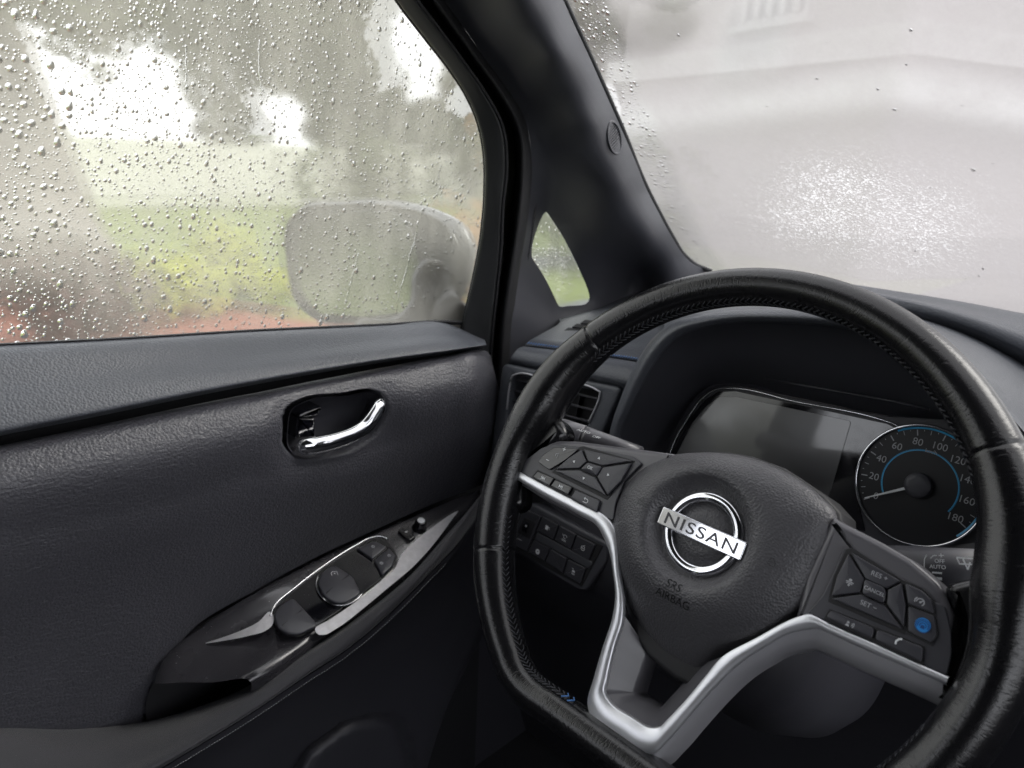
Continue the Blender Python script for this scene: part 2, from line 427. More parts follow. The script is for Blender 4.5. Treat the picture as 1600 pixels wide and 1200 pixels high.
# ================================================================== OUTSIDE (setting first)
def sheet(name, pts, z, mat, kind='structure'):
    return tag(mesh(name, [(p[0], p[1], z) for p in pts], [tuple(range(len(pts)))], mat, smooth=False), kind=kind)
M['lawn'] = pbr('lawn_grass', (0.13, 0.165, 0.035), 0.9, var=0.35, vscale=1.2)
M['asphalt'] = pbr('wet_drive', (0.06, 0.06, 0.065), 0.35, var=0.2, vscale=2)
M['mulch'] = pbr('red_brown_mulch', (0.22, 0.078, 0.050), 0.9, var=0.35, vscale=14, bump=[('noise', 25, 0.8, 0.03)])
M['fence'] = pbr('pale_fence_paint', (0.70, 0.70, 0.64), 0.6, var=0.08)
M['bark'] = pbr('grey_bark', (0.20, 0.185, 0.165), 0.85, bump=[('noise', (14, 14, 4), 0.8, 0.02)], var=0.25, vscale=5)
M['leafd'] = pbr('dark_leaves', (0.055, 0.068, 0.035), 0.6, var=0.4, vscale=3)
M['leafg'] = pbr('green_leaves', (0.085, 0.10, 0.04), 0.6, var=0.4, vscale=3)
M['leafp'] = pbr('pale_leaves', (0.22, 0.21, 0.15), 0.6, var=0.3, vscale=3)
M['leafy'] = pbr('yellow_green_leaves', (0.46, 0.50, 0.03), 0.6, var=0.3, vscale=9)
M['leafr'] = pbr('dark_red_leaves', (0.060, 0.020, 0.016), 0.6, var=0.4, vscale=9)
M['leafo'] = pbr('orange_leaves', (0.42, 0.20, 0.03), 0.6, var=0.3, vscale=9)
M['wallr'] = pbr('pale_render', (0.48, 0.45, 0.455), 0.8, var=0.05, vscale=0.8)
M['trimw'] = pbr('white_trim_paint', (0.78, 0.77, 0.77), 0.5, var=0.04)
M['roofs'] = pbr('grey_roof', (0.16, 0.16, 0.17), 0.7, var=0.15)
M['winglass'] = pbr('house_window_glass', (0.12, 0.13, 0.14), 0.15)
tag(mesh('ground', [(-400, -400, -0.02), (400, -400, -0.02), (400, 400, -0.02), (-400, 400, -0.02)], [(0, 1, 2, 3)], M['lawn'], smooth=False), kind='structure')
sheet('driveway', [(-2.4, -12), (14, -12), (14, 60), (-2.4, 60)], -0.008, M['asphalt'])
sheet('mulch_bed', [tuple(onZ(u, v, 0)[:2]) for u, v in ((-500, 440), (-200, 436), (0, 440), (165, 452), (250, 462), (330, 462), (400, 474), (520, 488), (650, 494), (760, 500), (760, 640), (0, 760), (-500, 900))], 0.006, M['mulch'])
sheet('garden_path', [onZ(700, 412, 0), onZ(980, 396, 0), onZ(980, 428, 0), onZ(700, 446, 0)], 0.006, M['asphalt'])
ps = tag(empty('metal_post'), 'slim grey metal post on the grass seen through the quarter window', 'post')
q_ = onZ(862, 470, 0); tube('shaft', [q_, q_+np.array([0, 0, 2.6])], 0.045, M['asphalt'], ps, n=12); tube('cap', [q_+np.array([0, 0, 2.6]), q_+np.array([0, 0, 2.66])], 0.055, M['asphalt'], ps, n=12)
def boxm(P0_, P1_):
    (x0, y0, z0), (x1, y1, z1) = P0_, P1_
    return [(x, y, z) for x in (x0, x1) for y in (y0, y1) for z in (z0, z1)], [(0, 1, 3, 2), (4, 6, 7, 5), (0, 4, 5, 1), (2, 3, 7, 6), (0, 2, 6, 4), (1, 5, 7, 3)]
# fence of upright boards between posts
def fence(y0, y1, label):
    fn = tag(empty('board_fence'), label, 'fence')
    y = y0; k = 0; bm_ = None; pm_ = None
    while y < y1:
        if k % 14 == 0:
            V, F = boxm((-0.06, -0.06, 0), (0.06, 0.06, 1.22))
            if pm_ is None: o = mesh('post', V, F, M['fence'], fn, smooth=False); pm_ = o.data
            else: o = bpy.data.objects.new('post', pm_); COL.objects.link(o); o.parent = fn
            o.location = (-15.5, y, 0)
        V, F = boxm((-0.011, -0.062, 0.04), (0.011, 0.062, 1.16))
        if bm_ is None: o = mesh('board', V, F, M['fence'], fn, smooth=False); bm_ = o.data
        else: o = bpy.data.objects.new('board', bm_); COL.objects.link(o); o.parent = fn
        o.location = (-15.40, y+0.07, 0); y += 0.14; k += 1
    for z in (0.25, 0.98):
        V, F = boxm((-15.47, y0, z), (-15.415, y1, z+0.09)); mesh('rail', V, F, M['fence'], fn, smooth=False)
fence(2.0, 9.6, 'pale board fence across the far side of the lawn, left stretch')
fence(11.2, 16.2, 'pale board fence beyond the side mirror, right stretch')

def leaves(name, blobs, n, size, mat, parent=None, seed=1):
    """many small leaf faces scattered through the blobs (x, y, z, rx, ry, rz)"""
    r_ = np.random.default_rng(seed); B = np.array(blobs, float)
    w = B[:, 3]*B[:, 4]+B[:, 4]*B[:, 5]; w /= w.sum(); V = []; F = []
    for i in range(n):
        b = B[r_.choice(len(B), p=w)]
        d = norm(r_.normal(size=3)); rad = 0.55+0.5*r_.random()**0.6
        c = b[:3]+d*b[3:6]*rad
        if c[2] < 0.02: c[2] = 0.02+r_.random()*0.1
        a = norm(r_.normal(size=3)); q = norm(np.cross(a, r_.normal(size=3))); s = size*(0.6+0.8*r_.random())
        k = len(V); V += [c-a*s, c+q*s*0.45, c+a*s, c-q*s*0.45]; F.append((k, k+1, k+2, k+3))
    return mesh(name, V, F, mat, parent, smooth=False)
def tree(name, x, y, h, rad, mat, label, trunk_r=0.16, n=5200, size=0.11, seed=1, low=0.25, group=None, cat='tree', squash=1.0):
    t = tag(empty(name), label, cat, group)
    r_ = np.random.default_rng(seed)
    pts = [(x, y, 0), (x+r_.normal()*.1, y+r_.normal()*.1, h*.3), (x+r_.normal()*.2, y+r_.normal()*.2, h*.6), (x, y, h*.85)]
    tube('trunk', pts, [trunk_r, trunk_r*.8, trunk_r*.5, trunk_r*.2], M['bark'], t, n=10)
    bl = []
    for k in range(16):
        a = r_.random()*6.283; z = h*(low+(0.95-low)*r_.random()); w = rad*(1-0.45*abs((z/h-low)/(1-low)-0.35))
        q = w*math.sqrt(r_.random())*0.75; bl.append((x+math.cos(a)*q, y+math.sin(a)*q, z, rad*.38, rad*.38, rad*.30*squash))
    for k in range(5):
        b = bl[k]; tube('limb', [(pts[1][0], pts[1][1], h*(.25+.06*k)), ((pts[1][0]+b[0])/2, (pts[1][1]+b[1])/2, (h*.3+b[2])/2), b[:3]], [trunk_r*.4, trunk_r*.25, trunk_r*.1], M['bark'], t, n=6)
    leaves('crown', bl, n, size, M[mat], t, seed)
    return t
# px direction helper: a spot on the ground at a given horizontal distance behind a pixel column
def spot(u, dist): d = ray(u, 250)[:2]; d = d/np.linalg.norm(d); return d*dist
def at_depth_(u, v, w): return CP+ray(u, v)*w
# crowns follow what shows beyond the fence: (label, material, depth, trunk column, [(u, v, radius in m)])
TR = [('broad dark tree whose crown closes the top left of the window view', 'leafd', 24, 335, [(230, -60, 2.2), (300, -20, 2.2), (380, 0, 2.3), (450, 20, 2.2), (330, 60, 1.7), (410, 75, 1.5), (320, 120, 1.3), (335, 180, 1.2), (330, 225, 1.0), (460, 100, 1.2), (250, 20, 1.4), (200, -90, 2.0)]),
      ('tall olive-grey tree rising straight above the side mirror', 'leafd', 21, 535, [(500, -60, 1.6), (508, 0, 1.25), (500, 60, 1.2), (520, 110, 1.2), (515, 150, 1.3), (570, 195, 1.1), (520, 230, 1.1), (490, 190, .9), (570, 240, 1.0), (480, 20, 1.4)]),
      ('slim dark tree standing between the two small sky gaps', 'leafd', 20, 676, [(700, -70, 1.0), (712, -10, .95), (706, 50, .75), (682, 95, .55), (676, 130, .50), (668, 75, .45), (662, 120, .42), (655, 170, .6), (695, 215, .65), (650, 210, .8), (625, 160, .35), (620, 220, .9)]),
      ('low rounded green tree behind the right fence stretch', 'leafg', 19, 730, [(720, 232, .7), (760, 222, .8), (790, 210, .8), (700, 242, .6)]),
      ('small orange autumn tree beside the window pillar', 'leafo', 17, 790, [(775, 200, .6), (790, 225, .6), (800, 190, .6), (780, 245, .5)]),
      ('tall pale leafy tree left of the house beyond the windscreen edge', 'leafp', 15, 980, [(890, -60, 1.0), (930, -40, 1.1), (990, -50, 1.1), (1050, -60, 1.2), (920, 30, .8), (960, 60, .9), (1010, 20, .9), (1070, 40, 1.0), (1120, 60, .8), (1060, 110, .8), (1110, -20, 1.0), (1000, 230, .5), (1040, 260, .6), (1090, 200, .7)]),
      ('dark tree behind the grey trunk at the left edge', 'leafd', 23, -80, [(-100, 60, 2.2), (-60, 140, 2.0), (-130, 180, 2.2), (-40, 215, 1.2), (-90, -60, 2.4)])]
for i, (lb, mt, w, uc, bl_) in enumerate(TR):
    t = tag(empty('tree'), lb, 'tree')
    b0 = at_depth_(uc, 300, w); b0[2] = 0
    tp_ = at_depth_(uc, min(q[1] for q in bl_)+30, w)
    tube('trunk', [b0, b0*0.6+tp_*0.4+np.array([.1, .1, 0]), tp_], [.2, .15, .05], M['bark'], t, n=10)
    B_ = [tuple(at_depth_(u, v, w))+(r, r, r*.85) for u, v, r in bl_]
    for q in B_[2:7]: tube('limb', [b0*0.55+tp_*0.45, (b0*0.5+tp_*0.5+np.array(q[:3]))/2, q[:3]], [.08, .05, .02], M['bark'], t, n=6)
    leaves('crown', B_, 900*len(bl_), 0.17, M[mt], t, 20+i)
for i, (u, ds, w, h, mt, lb, cat) in enumerate([(535, 15.0, 0.9, 1.5, 'leafg', 'rounded green shrub standing in the gap of the fence', 'shrub'), (235, 6.3, .34, .36, 'leafy', 'bright yellow-green plant at the front edge of the lawn', 'plant'), (330, 6.9, .30, .55, 'leafy', 'taller yellow-green plant further back on the lawn edge', 'plant'), (180, 6.1, .26, .40, 'leafy', 'small yellow-green plant beside the dark red shrub', 'plant'), (380, 6.6, .30, .30, 'leafy', 'low yellow-green plant nearest the side mirror', 'plant'), (115, 5.6, .42, .52, 'leafr', 'dark red-brown shrub in the mulch bed by the tree trunk', 'shrub'), (20, 5.4, .50, .50, 'leafr', 'dark red-brown shrub at the foot of the grey trunk', 'shrub'), (755, 6.0, .35, .9, 'leafo', 'orange-leaved shrub just beside the window pillar', 'shrub')]):
    x, y = spot(u, ds); t = tag(empty('shrub' if cat == 'shrub' else 'plant'), lb, cat)
    r_ = np.random.default_rng(90+i)
    bl = [(x+r_.normal()*w*.45, y+r_.normal()*w*.45, h*(.3+.5*r_.random()), w*.5, w*.5, h*.35) for k in range(7)]
    leaves('foliage', bl, 1500, 0.035 if ds < 10 else 0.08, M[mt], t, 50+i)
    for k in range(4): tube('stem', [(x, y, 0), (x+r_.normal()*w*.2, y+r_.normal()*w*.2, h*.4), bl[k][:3]], [.012, .009, .004], M['bark'], t, n=5)
# the wide grey trunk at the left, leaning, with mossy foliage hanging at its top
tk = tag(empty('grey_tree'), 'wide leaning grey tree trunk at the left edge of the side window', 'tree')
tp = [at_depth_(60, 520, 6.3), at_depth_(35, 400, 6.3), at_depth_(-10, 250, 6.3), at_depth_(-60, 100, 6.3), at_depth_(-110, -100, 6.3), at_depth_(-160, -400, 6.3)]
tp[0][2] = 0.0
tube('trunk', resample(tp, 30), np.interp(np.linspace(0, 1, 30), [0, .15, .5, 1], [.66, .56, .46, .36]), M['bark'], tk, n=24)
leaves('foliage', [tuple(at_depth_(u, v, 5.9))+(r1, r1, r1*.6) for u, v, r1 in ((60, -10, .34), (110, 20, .30), (140, 50, .24), (165, 5, .30), (90, 60, .2), (10, -20, .4), (170, -40, .3), (130, 105, .12))], 2600, 0.045, M['leafg'], tk, 5)
ov_ = tag(empty('overhanging_branch'), 'mossy green branch tip hanging at the top of the windscreen', 'branch')
leaves('foliage', [tuple(at_depth_(u, v, 4.0))+(r1, r1, r1*.6) for u, v, r1 in ((1010, -22, .14), (1050, -14, .15), (1085, -30, .14))], 1500, 0.022, M['leafg'], ov_, 6)
tube('twig', [at_depth_(1050, -10, 4.0), at_depth_(1060, -60, 4.1), at_depth_(1040, -300, 4.3)], [.006, .012, .03], M['bark'], ov_, n=6)
# unseen dark tree added behind the car to tone down the door mirror
mt_ = tag(empty('tree'), 'dark spreading tree added out of view behind the car to dim the side mirror', 'tree')
tube('trunk', [(-9, -13, 0), (-9, -13.2, 2.4)], [.3, .2], M['bark'], mt_, n=10)
leaves('crown', [(-9+dx, -13+dy, z, 1.6, 1.6, 1.1) for dx, dy, z in ((-3, 1, 1.6), (-1.5, 0, 2.0), (0, -.5, 2.2), (1.5, 0, 1.9), (3, .5, 2.1), (-2, 0, .9), (1, 0, 1.0), (4.5, 0, 1.3), (-4.6, 1, 1.2), (2.2, -.3, 2.9))], 9000, 0.17, M['leafd'], mt_, 61)
# green hedge left of the house, seen along the edge of the windscreen
for i, (u, ds, w, h, lb) in enumerate(((1010, 11, 1.0, 1.5, 'green hedge bush left of the house by the windscreen edge'), (900, 13, 1.1, 1.3, 'green bush seen through the quarter window'), (840, 17, 1.4, 1.7, 'far green bush at the top of the quarter window'))):
    x, y = spot(u, ds); t = tag(empty('hedge_bush'), lb, 'bush'); r_ = np.random.default_rng(140+i)
    leaves('foliage', [(x+r_.normal()*w*.4, y+r_.normal()*w*.4, h*(.3+.4*r_.random()), w*.5, w*.5, h*.35) for k in range(7)], 2200, 0.07, M['leafg'], t, 70+i)
    tube('stem', [(x, y, 0), (x, y, h*.6)], [.05, .02], M['bark'], t, n=6)
# pale rendered house ahead: two walls meeting at a near corner
hs = tag(empty('house'), 'pale rendered house with white barred window and projecting fascia ahead of the windscreen', 'house')
hc = at_depth_(1392, 262, 8.2); hc[2] = 0
dl = norm(np.array([-0.93, 0.37, 0])); dr = norm(np.array([0.37, 0.93, 0]))
def hbox(name, a0, a1, b0, b1, z0, z1, mat, par=hs):
    V = [hc+dl*a+dr*b+np.array([0, 0, z]) for a in (a0, a1) for b in (b0, b1) for z in (z0, z1)]
    return mesh(name, V, [(0, 1, 3, 2), (4, 6, 7, 5), (0, 4, 5, 1), (2, 3, 7, 6), (0, 2, 6, 4), (1, 5, 7, 3)], mat, par, smooth=False)
hbox('wall', 0, 5.6, 0, 9.0, 0, 5.4, M['wallr'])
hbox('fascia', -0.14, 5.9, -0.14, 9.2, 2.30, 2.62, M['trimw'])
hbox('plinth', -0.04, 5.64, -0.04, 9.04, 0, 0.45, M['roofs'])
rf = hbox('roof', -0.5, 6.1, -0.5, 9.5, 5.4, 5.62, M['roofs'])
wf_ = hbox('window', 1.55, 2.75, -0.03, 0.05, 2.86, 3.66, M['trimw'])
hbox('pane', 1.61, 2.69, -0.045, -0.032, 2.92, 3.60, M['winglass'], wf_)
for k in range(5): hbox('bar', 1.66+k*0.235, 1.75+k*0.235, -0.075, -0.046, 2.92, 3.60, M['trimw'], wf_)
hbox('sill', 1.45, 2.85, -0.12, 0.0, 2.78, 2.855, M['trimw'], wf_)
w2_ = hbox('window', -0.03, 0.05, 3.0, 4.6, 0.95, 1.95, M['trimw'])
hbox('pane', -0.045, -0.032, 3.08, 4.52, 1.03, 1.87, M['winglass'], w2_)

# ------------------------------------------------------------------ patches traced on a smooth surface
from mathutils.bvhtree import BVHTree
from mathutils import noise as mnoise
def tps(ctrl):
    """thin plate spline: ctrl = [(u, v, value)]"""
    C = np.array(ctrl, float); P = C[:, :2]/400.0; n = len(P)
    def U(r2): return np.where(r2 > 1e-12, 0.5*r2*np.log(np.maximum(r2, 1e-12)), 0)
    K = U(((P[:, None]-P[None])**2).sum(-1))+np.eye(n)*1e-4
    Q = np.c_[np.ones(n), P]
    A = np.block([[K, Q], [Q.T, np.zeros((3, 3))]])
    s = np.linalg.solve(A, np.r_[C[:, 2], 0, 0, 0])
    def fn(u, v):
        q = np.array([u, v])/400.0
        return float(U(((q-P)**2).sum(1)) @ s[:n]+s[n]+s[n+1]*q[0]+s[n+2]*q[1])
    return fn
def depth(p): return float((np.array(p)-CP) @ FW)
def at_depth(u, v, w): return CP+ray(u, v)*w
def inside(P, x, y):
    c = False; n = len(P)
    for i in range(n):
        x1, y1 = P[i][:2]; x2, y2 = P[(i+1) % n][:2]
        if (y1 > y) != (y2 > y) and x < (x2-x1)*(y-y1)/(y2-y1)+x1: c = not c
    return c
def pdist(P, x, y):
    A = np.array(P)[:, :2]; B = np.roll(A, -1, 0); q = np.array([x, y]); d = B-A
    t = np.clip(((q-A)*d).sum(1)/np.maximum((d*d).sum(1), 1e-9), 0, 1)
    return float(np.min(np.linalg.norm(A+d*t[:, None]-q, axis=1)))
def patch(name, outline, holes, fn, step, mat, parent=None, thick=0.0, res=6.0):
    """surface through fn(u, v) -> 3D point, bounded by smooth outlines given in the photograph's pixels"""
    def dens(P):
        P = np.array(P, float); L = np.linalg.norm(np.roll(P, -1, 0)-P, axis=1).sum()
        return resample(P, int(L/res), closed=True)
    loops = [dens(outline)]+[dens(h) for h in holes]
    pts = []; edges = []
    for L in loops:
        b = len(pts); n = len(L); pts += [tuple(p) for p in L]; edges += [(b+i, b+(i+1) % n) for i in range(n)]
    O = loops[0]; x0, y0 = O.min(0); x1, y1 = O.max(0)
    j = 0; yy = y0
    while yy < y1:
        xx = x0+(step/2 if j % 2 else 0)
        while xx < x1:
            if inside(O, xx, yy) and not any(inside(h, xx, yy) for h in loops[1:]) and min(pdist(l, xx, yy) for l in loops) > step*0.45:
                pts.append((xx, yy))
            xx += step
        yy += step*0.87; j += 1
    V2, E2, F2 = delaunay_2d_cdt([Vector(p) for p in pts], edges, [], 0, 1e-4)[:3]
    F = []
    for t in F2:
        c = sum((Vector(V2[i]) for i in t), Vector((0, 0)))/len(t)
        if inside(O, c.x, c.y) and not any(inside(h, c.x, c.y) for h in loops[1:]): F.append(t)
    o = mesh(name, [fn(v[0], v[1]) for v in V2], F, mat, parent)
    if thick:
        s = o.modifiers.new('thick', 'SOLIDIFY'); s.thickness = thick; s.offset = 0
    return o
def hit(obj, u, v):
    """where the line of sight meets a finished mesh: used to set small marks down on curved parts"""
    key = obj.name
    if key not in hit.cache:
        dg = bpy.context.evaluated_depsgraph_get(); dg.update()
        hit.cache[key] = BVHTree.FromObject(obj, dg)
    loc, n, i, d = hit.cache[key].ray_cast(Vector(CP), Vector(norm(ray(u, v))))
    return (np.array(loc), np.array(n)) if loc else (None, None)
hit.cache = {}
def ringpad(name, outer, inner, fr, z0, z1, zi, bev, mat, parent=None, r=0.006, ri=None, k=5):
    """frame with an opening: outer and inner outlines have the same number of corners"""
    O = np.array(outer, float); I = np.array(inner, float)
    if area2(O) < 0: O = O[::-1]; I = I[::-1]
    O = roundpoly(O, r, k); I = roundpoly(I, ri or r*0.7, k); n = len(O)
    rings = [(O, z0), (O, z1-bev), (inset(O, bev*0.3), z1-bev*0.3), (inset(O, bev), z1), (inset(I, -bev), z1), (inset(I, -bev*0.3), z1-bev*0.3), (I, z1-bev), (inset(I, 0.001), zi)]
    V = []; F = []
    for q, z in rings: V += [fr.w(x, y, z) for x, y in q]
    for j in range(len(rings)-1):
        for i in range(n): F.append((j*n+i, j*n+(i+1) % n, (j+1)*n+(i+1) % n, (j+1)*n+i))
    return mesh(name, V, F, mat, parent)
def copy_obj(o, parent):
    c = o.copy(); COL.objects.link(c); c.parent = parent; return c

# ================================================================== CAR BODY (large structure first)
body = tag(empty('car_body'), 'dark car cabin shell with windscreen, pillar trim and quarter window around the dashboard', 'car body')
WSP = np.array([-0.62, 1.03, 1.10]); WSN = norm([0, -0.29, -0.41])
def ws(u, v, off=0.0): return onP(u, v, WSP+WSN*off, WSN)

# the door window leans inward towards the roof
GX0, GZ0 = -0.700, 1.08; GN = norm([0.32, 0, -0.06])
def gl(u, v, off=0.0): return onP(u, v, np.array([GX0, 0, GZ0])+GN*off, GN)
# windscreen: a big sloping sheet with a mist film; 'fog' per vertex
def sstep(x, a, b): t = min(max((x-a)/(b-a), 0), 1); return t*t*(3-2*t)
def edge_u(v):     # windscreen edge beside the pillar, in pixels
    return np.interp(v, [-60, 0, 88, 200, 300, 385, 415, 460], [852, 880, 920, 970, 1012, 1060, 1085, 1120])
def ws_fog(p):
    u, v, _ = proj(p)
    d = u-edge_u(v)
    wipe = np.interp(v, [0, 120, 200, 300, 400], [75, 62, 60, 58, 45])
    a = 0.50+0.42*sstep(d, wipe-8, wipe+10)
    a += 0.12*math.exp(-((u-1100)/70)**2-((v-170)/26)**2)*0.4
    a -= 0.50*math.exp(-((u-1050)/36)**2-((v+2)/22)**2)
    a += 0.10*sstep(u, 1100, 1300)-0.05*sstep(u, 1450, 1700)
    nz = mnoise.fractal(Vector((p[0]*5, p[1]*5, p[2]*5)), 0.8, 2.0, 4)
    a += 0.10*nz+0.05*mnoise.noise(Vector((p[0]*22, p[1]*9, p[2]*9)))
    return a
ws_s = norm([0, -0.41, 0.29])
G = np.array([[WSP+np.array([1, 0, 0])*a+ws_s*b for a in np.linspace(-0.12, 1.35, 150)] for b in np.linspace(-0.16, 0.875, 120)])
wsm = grid_mesh('windscreen', G, M['pane_front'], body)
at_ = wsm.data.attributes.new('fog', 'FLOAT', 'POINT'); at_.data.foreach_set('value', [ws_fog(p) for p in G.reshape(-1, 3)])

# A-pillar trim with the quarter-window opening
QW = [(853, 331), (862, 343), (876, 364), (895, 400), (909, 430), (919, 455), (921, 466), (917, 474), (905, 477), (888, 478), (874, 479), (868, 468), (861, 453), (850, 432), (838, 413), (831, 402), (831, 390), (835, 370), (842, 350)]
ctrl = []
for u, v in ((852, -60), (880, 0), (920, 88), (970, 200), (1012, 300), (1060, 385), (1085, 415)): ctrl.append((u, v, depth(ws(u, v, 0.012))))
for u, v in ((655, -60), (692, 0), (760, 95), (815, 175), (830, 250), (815, 360), (800, 470), (792, 560)): ctrl.append((u, v, depth(gl(u, v, 0.032))))
for u, v in ((700, -60), (735, 0), (800, 95), (850, 175)): ctrl.append((u, v, depth(gl(u, v, 0.056))))
for u, v in ((800, -60), (825, 0), (875, 90), (925, 195), (965, 290), (1010, 380)): ctrl.append((u, v, depth(ws(u, v, 0.055))-0.004))
for u, v in ((853, 331), (900, 410), (921, 460), (900, 478), (870, 478), (832, 400), (838, 360)): ctrl.append((u, v, depth(onX(u, v, -0.705))))
for u, v in ((1000, 425), (1040, 440), (985, 460)): ctrl.append((u, v, depth(onY(u, v, 0.985))))
for u, v in ((930, 380), (870, 300)): ctrl.append((u, v, depth(onX(u, v, -0.672))))
for u, v in ((848, 500), (860, 520)): ctrl.append((u, v, depth(onX(u, v, -0.690))))
pil = tps(ctrl)
PO = [(652, -60), (692, 0), (728, 48), (760, 95), (792, 138), (815, 175), (827, 212), (830, 255), (826, 310), (815, 370), (805, 440), (798, 500), (792, 560), (800, 580), (830, 560), (852, 530), (870, 505), (920, 492), (1000, 476), (1085, 452), (1120, 440), (1100, 420), (1085, 413), (1070, 400), (1050, 370), (1028, 330), (1012, 299), (993, 252), (970, 199), (945, 143), (920, 87), (898, 40), (880, 0), (852, -60)]
def pilf(u, v):
    w = pil(u, v)
    d = pdist(QW, u, v)
    w += 0.008*math.exp(-(d/9.0)**2)        # the edge rolls in towards the glass
    g = ((u-959)/11.0)**2+((v-217)/27.0)**2  # hollow of the little grille
    w += 0.003*math.exp(-g*1.2)
    return at_depth(u, v, w)
ptrim = patch('pillar_trim', PO, [QW], pilf, 11, M['pillar'], body, thick=0.0)
# seam strip between trim and glass, quarter glass
QO = [(836, 318), (868, 320), (905, 385), (930, 440), (936, 480), (925, 492), (870, 494), (850, 470), (826, 420), (822, 390), (826, 350)]
qg = patch('quarter_window', QO, [], lambda u, v: onX(u, v, -0.722), 8, M['pane_quarter'], body)
qa = qg.data.attributes.new('fog', 'FLOAT', 'POINT'); qa.data.foreach_set('value', [0.75]*len(qg.data.vertices))
def qrow(s, x):
    c = np.array([876, 425.0]); return [tuple(c+(np.array(p)-c)*s)+(x,) for p in QW+[QW[0]]]
G3 = [[at_depth(p[0], p[1], pil(p[0], p[1])+0.008) for p in QW+[QW[0]]], [onX(p[0], p[1], -0.7205) for p in QW+[QW[0]]]]
G3 = [resample(np.array(g[:-1]), 90, closed=True) for g in G3]
G3.insert(1, G3[0]*0.5+G3[1]*0.5)
grid_mesh('quarter_window_seal', np.array(G3), M['rubber'], body, closed_u=True)
# dark glass edge line beside the windscreen
ep = [ws(u, v, 0.004) for u, v in ((853, -60), (881, 0), (921, 87), (971, 199), (1013, 299), (1029, 330), (1051, 370), (1071, 400), (1088, 414), (1112, 424))]
tube('windscreen_seal', ep, 0.0035, M['rubber'], body, n=8, res=60)
# defroster sensor grille on the pillar: bezel and ribs
loc, nn_ = hit(ptrim, 959, 216)
gfr = Frame(at_depth(959, 216, pil(959, 216)+0.0012), norm(np.cross(norm(at_depth(957, 190, pil(957, 190))-at_depth(959, 240, pil(959, 240))), -nn_ if nn_ @ FW > 0 else nn_)), norm(at_depth(957, 190, pil(957, 190))-at_depth(959, 240, pil(959, 240))))
if gfr.n @ FW > 0: gfr = Frame(gfr.o, -gfr.ex, gfr.ey)
el = np.array([gfr.l(959+(9.5*math.cos(t)-2.2*math.sin(t)), 215+(2*math.cos(t)-23*math.sin(t))) for t in np.linspace(0, 2*math.pi, 40, endpoint=False)])
gr = ringpad('tweeter_grille', el*1.18, el, gfr, -0.003, 0.0018, -0.002, 0.0006, M['pillar'], body, r=0.0, k=1)
pad('grille_back', el, gfr, -0.004, -0.0015, 0.0002, M['rubber'], gr)
for k in range(11):
    t = -0.86+1.72*k/10
    h = math.sqrt(1-t*t)
    i_ = np.argsort(el[:, 1]); ymin, ymax = el[i_[0], 1], el[i_[-1], 1]; yy = (ymin+ymax)/2+(ymax-ymin)/2*t
    xs_ = [p[0]+(q[0]-p[0])*(yy-p[1])/(q[1]-p[1]) for p, q in zip(el, np.roll(el, -1, 0)) if (p[1] > yy) != (q[1] > yy)]
    if len(xs_) == 2:
        a, b = min(xs_), max(xs_)
        pad('grille_rib', [(a, yy-0.0006), (b, yy-0.0006), (b, yy+0.0006), (a, yy+0.0006)], gfr, -0.002, 0.0008, 0.0003, M['fine'], gr)

# body-side weather strip between door and pillar
SE = [(655, -60), (692, 0), (728, 50), (760, 97), (792, 141), (815, 178), (827, 214), (829, 260), (822, 340), (808, 430), (799, 500), (793, 575), (785, 640)]
SI = [(640, -60), (672, 0), (708, 52), (742, 100), (772, 145), (794, 182), (805, 214), (807, 260), (800, 340), (788, 430), (778, 500), (772, 575), (768, 640)]
SM = [(645, -60), (680, 0), (716, 50), (750, 98), (782, 143), (803, 179), (815, 213), (817, 260), (811, 340), (798, 430), (788, 500), (782, 575), (776, 640)]
xloft('weather_strip', [wide(SI, -0.705), wide(SI, -0.685), wide(SM, -0.658), wide(SE, -0.664), wide(SE, -0.700)], M['rubber'], body, nu=90, nv=5, kind='g')
# blocked-off body behind the trim: sill side, cowl side, firewall and floor
def box(name, x0, x1, y0, y1, z0, z1, mat, parent=None):
    V = [(x, y, z) for x in (x0, x1) for y in (y0, y1) for z in (z0, z1)]
    F = [(0, 1, 3, 2), (4, 6, 7, 5), (0, 4, 5, 1), (2, 3, 7, 6), (0, 2, 6, 4), (1, 5, 7, 3)]
    return mesh(name, V, F, mat, parent, smooth=False)
box('kick_panel', -0.78, -0.735, 0.55, 1.30, 0.25, 1.005, M['dark'], body)
box('firewall', -0.76, 1.05, 1.10, 1.16, 0.25, 1.04, M['dark'], body)
box('cabin_floor', -0.76, 1.05, -0.9, 1.16, 0.22, 0.26, M['carpet'], body)

box('roof_lining', -0.64, 1.0, -1.1, 0.325, 1.595, 1.64, M['fine'], body)
box('rear_light_block', -0.66, 1.05, -1.16, -1.1, 0.25, 1.60, M['dark'], body)  # dark wall added behind the cabin to hold back light from the rear
box('rear_door_side', -0.80, -0.70, -1.1, -0.45, 0.25, 1.09, M['dark'], body)
box('centre_pillar', -0.74, -0.655, -0.44, -0.37, 1.0, 1.60, M['dark'], body)
box('passenger_side', 1.06, 1.14, -1.2, 1.1, 0.25, 1.06, M['dark'], body)
xloft('pillar_inner', [wide([(p[0]-14, p[1]) for p in [(615, -60), (652, 0), (680, 36), (707, 72), (742, 120), (770, 164), (788, 204), (793, 250), (788, 300), (783, 400), (772, 500), (766, 600)]], -0.7025), wide([(p[0]+14, p[1]) for p in SE], -0.7035)], M['rubber'], body, nu=40, nv=2, kind='g')

